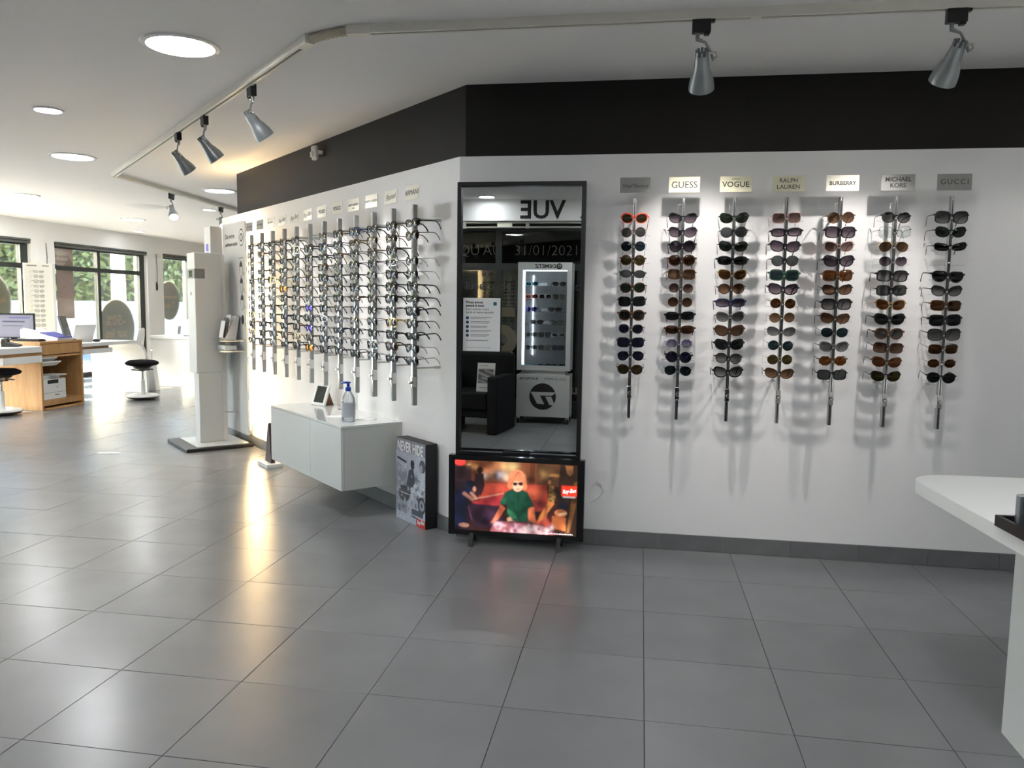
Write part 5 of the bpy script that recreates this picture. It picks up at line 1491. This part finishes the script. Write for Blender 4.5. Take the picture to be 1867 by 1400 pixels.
obj('panel', MB().box(-0.13, 0.13, -0.006, 0.006, 0, 0.25), WHITE_PLASTIC, tbl, rot=(math.radians(28), 0, 0), bevel=0.003)
obj('base', MB().box(-0.11, 0.11, -0.02, 0.16, 0, 0.012), WHITE_PLASTIC, tbl, bevel=0.003)
tag(obj('mouse', MB().ball((0, 0, 0.0), 0.04, 14, 8, (1.4, 0.8, 0.5)), BLACK, None, (-6.93, 9.17, 0.7565), (0, 0, 1.3), smooth=True), 'small black mouse on the waterfall desk', 'mouse')

def stool(x, y, label, zs=0.515):
    r = thing('wobble_stool', label, 'stool', (x, y, 0), 0, 'round wobble stools')
    obj('seat', MB().lathe([(0.02, zs - 0.085), (0.12, zs - 0.082), (0.185, zs - 0.066), (0.203, zs - 0.046), (0.192, zs - 0.028), (0.15, zs - 0.008), (0.05, zs), (0.001, zs)], 40), BLACK_FAB, r, smooth=True)
    obj('seat_hub', MB().lathe([(0.022, zs - 0.150), (0.04, zs - 0.135), (0.105, zs - 0.100), (0.11, zs - 0.086)], 24), BLACK, r, smooth=True)
    ring = [(0.13 * math.cos(t), 0.13 * math.sin(t), zs - 0.130) for t in np.linspace(0.3, 2 * PI - 0.3, 24)]
    obj('lever_ring', MB().tube([(0.05, 0.0, zs - 0.12)] + ring + [(0.05, 0.0, zs - 0.12)], 0.005, 6), BLACK, r, smooth=True)
    obj('gas_lift', MB().lathe([(0.014, zs - 0.255), (0.014, zs - 0.14)], 16), CHROME, r, smooth=True)
    obj('column', MB().lathe([(0.036, 0.05), (0.030, 0.09), (0.028, zs - 0.265), (0.024, zs - 0.255)], 20), WHITE_PLASTIC, r, smooth=True)
    obj('base_ring', MB().lathe([(0.10, 0.052), (0.10, 0.066), (0.13, 0.070), (0.185, 0.062), (0.202, 0.046), (0.195, 0.038)][::-1], 40), WHITE_PLASTIC, r, smooth=True)
    obj('rocker', MB().lathe([(0.02, 0.0005), (0.12, 0.006), (0.18, 0.020), (0.197, 0.036), (0.12, 0.048), (0.02, 0.05)], 40), BLACK, r, smooth=True)
    return r
stool(-6.355, 9.255, 'black round wobble stool beside the waterfall desk')
stool(-6.93, 7.60, 'black round wobble stool before the oak cabinet side')

def shell_chair(x, y, rz, label):
    r = thing('shell_chair', label, 'chair', (x, y, 0), rz, 'white shell chairs at the desks')
    prof = [(-0.22, 0.445), (-0.20, 0.455), (-0.05, 0.435), (0.10, 0.435), (0.17, 0.455), (0.205, 0.52), (0.225, 0.62), (0.245, 0.75), (0.255, 0.84), (0.255, 0.87)]
    halfw = [0.20, 0.215, 0.225, 0.22, 0.21, 0.205, 0.20, 0.19, 0.15, 0.08]
    v, f = [], []
    nu = 9
    for side in (0, 1):
        for k, ((yy, zz), hw_) in enumerate(zip(prof, halfw)):
            for i in range(nu):
                u_ = -1 + 2 * i / (nu - 1)
                lift = 0.035 * u_ * u_
                o_y = yy - (lift if k > 4 else 0) + (0.006 if side and k > 4 else 0)
                o_z = zz + (lift * 0.6 if k <= 4 else 0) - (0.008 if side and k <= 4 else 0)
                v.append((hw_ * u_, o_y, o_z))
    np_ = len(prof) * nu
    for side in (0, 1):
        for k in range(len(prof) - 1):
            for i in range(nu - 1):
                q = [side * np_ + k * nu + i, side * np_ + k * nu + i + 1, side * np_ + (k + 1) * nu + i + 1, side * np_ + (k + 1) * nu + i]
                f.append(tuple(q) if side == 0 else tuple(q[::-1]))
    m_ = MB()
    m_.v, m_.f = v, f
    obj('shell', m_, WHITE_PLASTIC, r, smooth=True)
    for (sx, sy) in ((-1, -1), (1, -1), (-1, 1), (1, 1)):
        obj('leg', MB().tube([(0.15 * sx, 0.13 * sy, 0.435), (0.20 * sx, 0.21 * sy, 0.0)], [0.014, 0.010], 8), STEEL, r, smooth=True)
    return r
shell_chair(-7.48, 10.52, math.radians(-70), 'white shell chair behind the waterfall desk curve')
shell_chair(-7.66, 11.75, math.radians(-60), 'white shell chair before the narrow glazed door')
shell_chair(-7.65, 9.30, math.radians(95), 'white shell chair tucked under the waterfall desk')
fd = thing('far_desk', 'white panel-front desk farthest from the oak cabinet', 'desk', (-6.75, 11.0, 0))
obj('front_panel', MB().box(-0.45, 0.75, -0.26, -0.23, 0.0, 0.71), WHITE_SAT, fd, bevel=0.003)
obj('desktop', MB().box(-0.50, 0.80, -0.30, 0.45, 0.711, 0.752), WHITE_SAT, fd, bevel=0.006)
obj('side_panel', MB().box(-0.45, -0.42, -0.23, 0.40, 0, 0.71), WHITE_SAT, fd)
obj('side_panel', MB().box(0.72, 0.75, -0.23, 0.40, 0, 0.71), WHITE_SAT, fd)
pe = tag(obj('tapered_pedestal', MB().prism([(-0.07, 0), (0.075, 0), (0.03, 0.38), (-0.02, 0.38)], -0.07, 0.07, XZ), GREY_BODY, None, (-6.83, 10.18, 0), (0, 0, 0.15), bevel=0.01), 'pale grey tapered pedestal behind the wobble stool', 'pedestal')
lap = thing('laptop', 'open white laptop on the far white desk', 'laptop', (-6.60, 10.86, 0.7525), math.radians(-20))
obj('lid', MB().box(-0.15, 0.15, -0.004, 0.004, 0, 0.24), WHITE_PLASTIC, lap, (0, -0.02, 0.012), (math.radians(-14), 0, math.radians(18)), bevel=0.002)
obj('base', MB().box(-0.15, 0.15, -0.02, 0.20, 0, 0.012), BLACK, lap, (0, 0, 0), (0, 0, math.radians(18)), bevel=0.002)
# tall eyeglass display by the window
gd = thing('frame_display', 'tall white panel holding a column of thin frames by the window', 'display panel', (-8.42, 9.99, 0), math.radians(62))
obj('panel', MB().box(-0.19, 0.19, 0.0, 0.03, 0.05, 1.775), mat('warm_white_panel', (0.78, 0.77, 0.70), 0.4, noise=0.01), gd, bevel=0.003)
obj('side_light', MB().box(0.192, 0.235, 0.0, 0.03, 0.05, 1.775), CLEAR, gd)
obj('foot', MB().box(-0.20, 0.20, -0.12, 0.15, 0.0, 0.05), GREY_BODY, gd)
obj('header', MB().box(-0.15, -0.02, -0.001, 0.0, 1.735, 1.747).box(0.05, 0.14, -0.001, 0.0, 1.735, 1.747), INK_GREY, gd)
for k in range(13):
    p3 = gd.matrix_basis @ Vector((-0.05, -0.135, 1.655 - 0.068 * k))
    glasses(['rect', 'panto', 'square'][k % 3], 'thin', 'wire', 'clear', 'thin dark eyeglasses, %s down on the white panel by the window' % ORD[k], 'eyeglasses', 'thin frames on the white panel by the window', tuple(p3), (0, 0, math.radians(62)))

# ------------------------------------------------------------------ seen in the mirror: lit display cabinet and armchair
dc = thing('display_cabinet', 'tall grey lit sunglasses cabinet on castors, seen in the mirror', 'display cabinet', (-1.035, -0.30, 0), PI)
# local: x to the cabinet's right, front faces local -y (the room)
hw_ = 0.29
GREY_CAB = mat('grey_cabinet', (0.52, 0.53, 0.52), 0.4, noise=0.02, nscale=10)
obj('lower_body', MB().box(-hw_, hw_, -0.17, 0.17, 0.075, 0.535), GREY_CAB, dc, bevel=0.003)
obj('neck', MB().box(-hw_ + 0.05, hw_ - 0.05, -0.14, 0.14, 0.535, 0.583), GREY_CAB, dc)
u0, u1 = 0.583, 1.745
obj('upper_frame', MB().box(-hw_, hw_, -0.17, -0.155, u0, u0 + 0.055).box(-hw_, hw_, -0.17, -0.155, u1 - 0.078, u1).box(-hw_, -hw_ + 0.05, -0.17, -0.155, u0 + 0.055, u1 - 0.078).box(hw_ - 0.05, hw_, -0.17, -0.155, u0 + 0.055, u1 - 0.078), GREY_CAB, dc)
obj('upper_shell', MB().box(-hw_, hw_, -0.155, 0.17, u0, u0 + 0.02).box(-hw_, hw_, -0.155, 0.17, u1 - 0.02, u1).box(-hw_, -hw_ + 0.015, -0.155, 0.17, u0 + 0.02, u1 - 0.02).box(hw_ - 0.015, hw_, -0.155, 0.17, u0 + 0.02, u1 - 0.02), GREY_CAB, dc)
obj('back_panel', MB().box(-hw_ + 0.015, hw_ - 0.015, 0.155, 0.17, u0 + 0.02, u1 - 0.02), mat('grey_back', (0.30, 0.31, 0.31), 0.5, noise=0.15, nscale=20), dc)
obj('front_glass', MB().box(-hw_ + 0.05, hw_ - 0.05, -0.153, -0.150, u0 + 0.055, u1 - 0.078), CLEAR, dc)
obj('light_strip', MB().box(hw_ - 0.075, hw_ - 0.055, -0.147, -0.137, u0 + 0.06, u1 - 0.085), LED_COLD, dc)
obj('light_strip', MB().box(hw_ - 0.13, hw_ - 0.122, 0.145, 0.153, u0 + 0.15, u1 - 0.13), LED_COLD, dc)
obj('light_strip', MB().box(-hw_ + 0.05, hw_ - 0.076, -0.147, -0.137, u1 - 0.092, u1 - 0.082), LED_COLD, dc)
SH = []
for k in range(6):
    z = u1 - 0.25 - k * 0.1375
    SH.append(z)
    obj('glass_shelf', MB().box(-hw_ + 0.018, hw_ - 0.018, -0.145, 0.15, z - 0.006, z), CLEAR, dc)
SH.append(u0 + 0.021)
for (sx, sy) in ((-1, -1), (1, -1), (-1, 1), (1, 1)):
    c_ = obj('castor', MB().lathe([(0.028, -0.012), (0.03, 0.0), (0.028, 0.012)], 14, Matrix.Translation((sx * (hw_ - 0.02), sy * 0.14, 0.031)) @ Matrix.Rotation(PI / 2, 4, 'Y')), BLACK, dc, smooth=True)
    obj('castor_fork', MB().box(sx * (hw_ - 0.02) - 0.018, sx * (hw_ - 0.02) + 0.018, sy * 0.14 - 0.015, sy * 0.14 + 0.015, 0.045, 0.074), STEEL, c_)
text('DEMETZ', 0.052, INK, dc, (-0.01, -0.1705, u1 - 0.042), bold=0.0014, sx=1.15, shear=0.15)
lg = obj('emblem', MB().lathe([(0.032, 0), (0.032, 0.001)], 24, Matrix.Translation((-0.155, -0.170, u1 - 0.042)) @ Matrix.Rotation(PI / 2, 4, 'X')), INK, dc)
text('77', 0.038, GREY_CAB, lg, (-0.155, -0.1722, u1 - 0.042), shear=-0.2, bold=0.001)
text('TOUS LES SPORTS', 0.034, INK_GREY, dc, (-0.135, -0.1705, 0.492), sx=0.90)
text('À VOTRE VUE', 0.036, INK, dc, (0.155, -0.1705, 0.492), bold=0.0008, sx=0.92)
eb = obj('emblem', MB().lathe([(0.145, 0), (0.145, 0.001)], 48, Matrix.Translation((0.0, -0.170, 0.30)) @ Matrix.Rotation(PI / 2, 4, 'X')), INK, dc)
obj('emblem_mark', MB().prism([(-0.148, 0.05), (0.132, 0.05), (0.06, -0.08), (-0.02, -0.085), (0.03, 0.012), (-0.10, 0.012)][::-1], 0.1712, 0.1718, Matrix(((1, 0, 0, 0), (0, 0, -1, 0), (0, 1, 0, 0.30), (0, 0, 0, 1)))), GREY_CAB, eb)
obj('emblem_mark', MB().prism([(-0.095, 0.0), (-0.03, 0.0), (-0.075, -0.09), (-0.135, -0.09)][::-1], 0.1712, 0.1718, Matrix(((1, 0, 0, 0), (0, 0, -1, 0), (0, 1, 0, 0.30), (0, 0, 0, 1)))), GREY_CAB, eb)
CABG = [[('wrap', 'teal', 'teal', -1), ('wrap', 'black', 'dark', 1)], [('wrap', 'red', 'dark', -1), ('square', 'white', 'dark', 0), ('square', 'tort', 'brown', 1)], [('round', 'blue', 'navy', -1), ('wrap', 'black', 'black', 0.7)],
        [('wrap', 'black', 'dark', -0.6), ('wrap', 'green', 'clear', 0.8)], [('wrap', 'black', 'grey', -1), ('square', 'black', 'grey', 0), ('wrap', 'white', 'dark', 1)], [('rect', 'black', 'grey', -1), ('square', 'black', 'brown', 0), ('square', 'navy', 'navy', 1)],
        [('wrap', 'teal', 'clear', -1), ('wrap', 'navy', 'navy', 0), ('wrap', 'black', 'black', 1)]]
for k, row in enumerate(CABG):
    for (kind, fr, le, pos) in row:
        wx = -1.035 - (-pos) * 0.15
        side = 'strip-light end' if pos < -0.3 else ('middle' if pos < 0.4 else 'dark end')
        glasses(kind, 'bold', fr, le, '%s sport sunglasses at the %s of cabinet shelf %s from top' % (FRAMES[fr][1], side, ORD[k]), 'sunglasses', 'sport sunglasses in the lit cabinet', (wx, -0.21, SH[k] + 0.024), (math.radians(4), 0, PI + random.uniform(-0.3, 0.3)))
    if k in (0, 2, 3, 4, 5):
        tag(obj('shelf_card', MB().box(-0.05, 0.05, -0.002, 0.002, 0, 0.036), PAPER, None, (-1.03 + 0.02 * k - 0.04, -0.25, SH[k] + 0.0005), (0, 0, 0), bevel=0.0005), 'small white card on cabinet shelf %s from top' % ORD[k], 'card', 'white cards in the lit cabinet')
ac = thing('armchair', 'black leather armchair by the shop front, seen in the mirror', 'armchair', (-1.66, 0.42, 0), PI + 0.15)
obj('seat', MB().box(-0.22, 0.22, -0.30, 0.20, 0.24, 0.415), BLACK_LEATHER, ac, bevel=0.02)
for sx in (-1, 1):
    obj('armrest', MB().box(min(0.225 * sx, 0.335 * sx), max(0.225 * sx, 0.335 * sx), -0.30, 0.30, 0.0, 0.58), BLACK_LEATHER, ac, bevel=0.02)
obj('backrest', MB().box(-0.33, 0.33, 0.20, 0.32, 0.10, 0.80), BLACK_LEATHER, ac, bevel=0.04)
obj('front_rail', MB().box(-0.22, 0.22, -0.26, -0.20, 0.16, 0.24), BLACK_LEATHER, ac, bevel=0.01)
sg = thing('sign_sheet', 'white sheet with a dark photo standing on the armchair seat', 'sign', (-1.53, 0.60, 0.4155), PI + 0.1)
p = Print(40, 64, srgb(205, 205, 202))
p.rect(0.07, 0.22, 0.93, 0.70, srgb(40, 40, 42))
p.ell(0.5, 0.46, 0.5, 0.22, srgb(96, 96, 98), 0.9, 1.5)
for (x0, y0, x1, y1, wd_) in [(0.08, 0.36, 0.55, 0.26, 0.03), (0.3, 0.5, 0.92, 0.34, 0.04), (0.08, 0.62, 0.7, 0.52, 0.035), (0.5, 0.67, 0.92, 0.60, 0.03)]:
    p.line(x0, y0, x1, y1, wd_, srgb(168, 168, 168))
p.soften(2)
p.rect(0.4, 0.09, 0.9, 0.11, srgb(120, 120, 120)); p.rect(0.3, 0.85, 0.85, 0.87, srgb(150, 150, 150))
put('sheet', p.mesh('sheet', 0.185, 0.29), print_mat('sign_sheet_print'), sg, (0, 0, 0), (math.radians(-10), 0, 0))
obj('backing', MB().box(-0.0925, 0.0925, 0.001, 0.004, 0, 0.29), PAPER, sg, (0, 0, 0), (math.radians(-10), 0, 0))
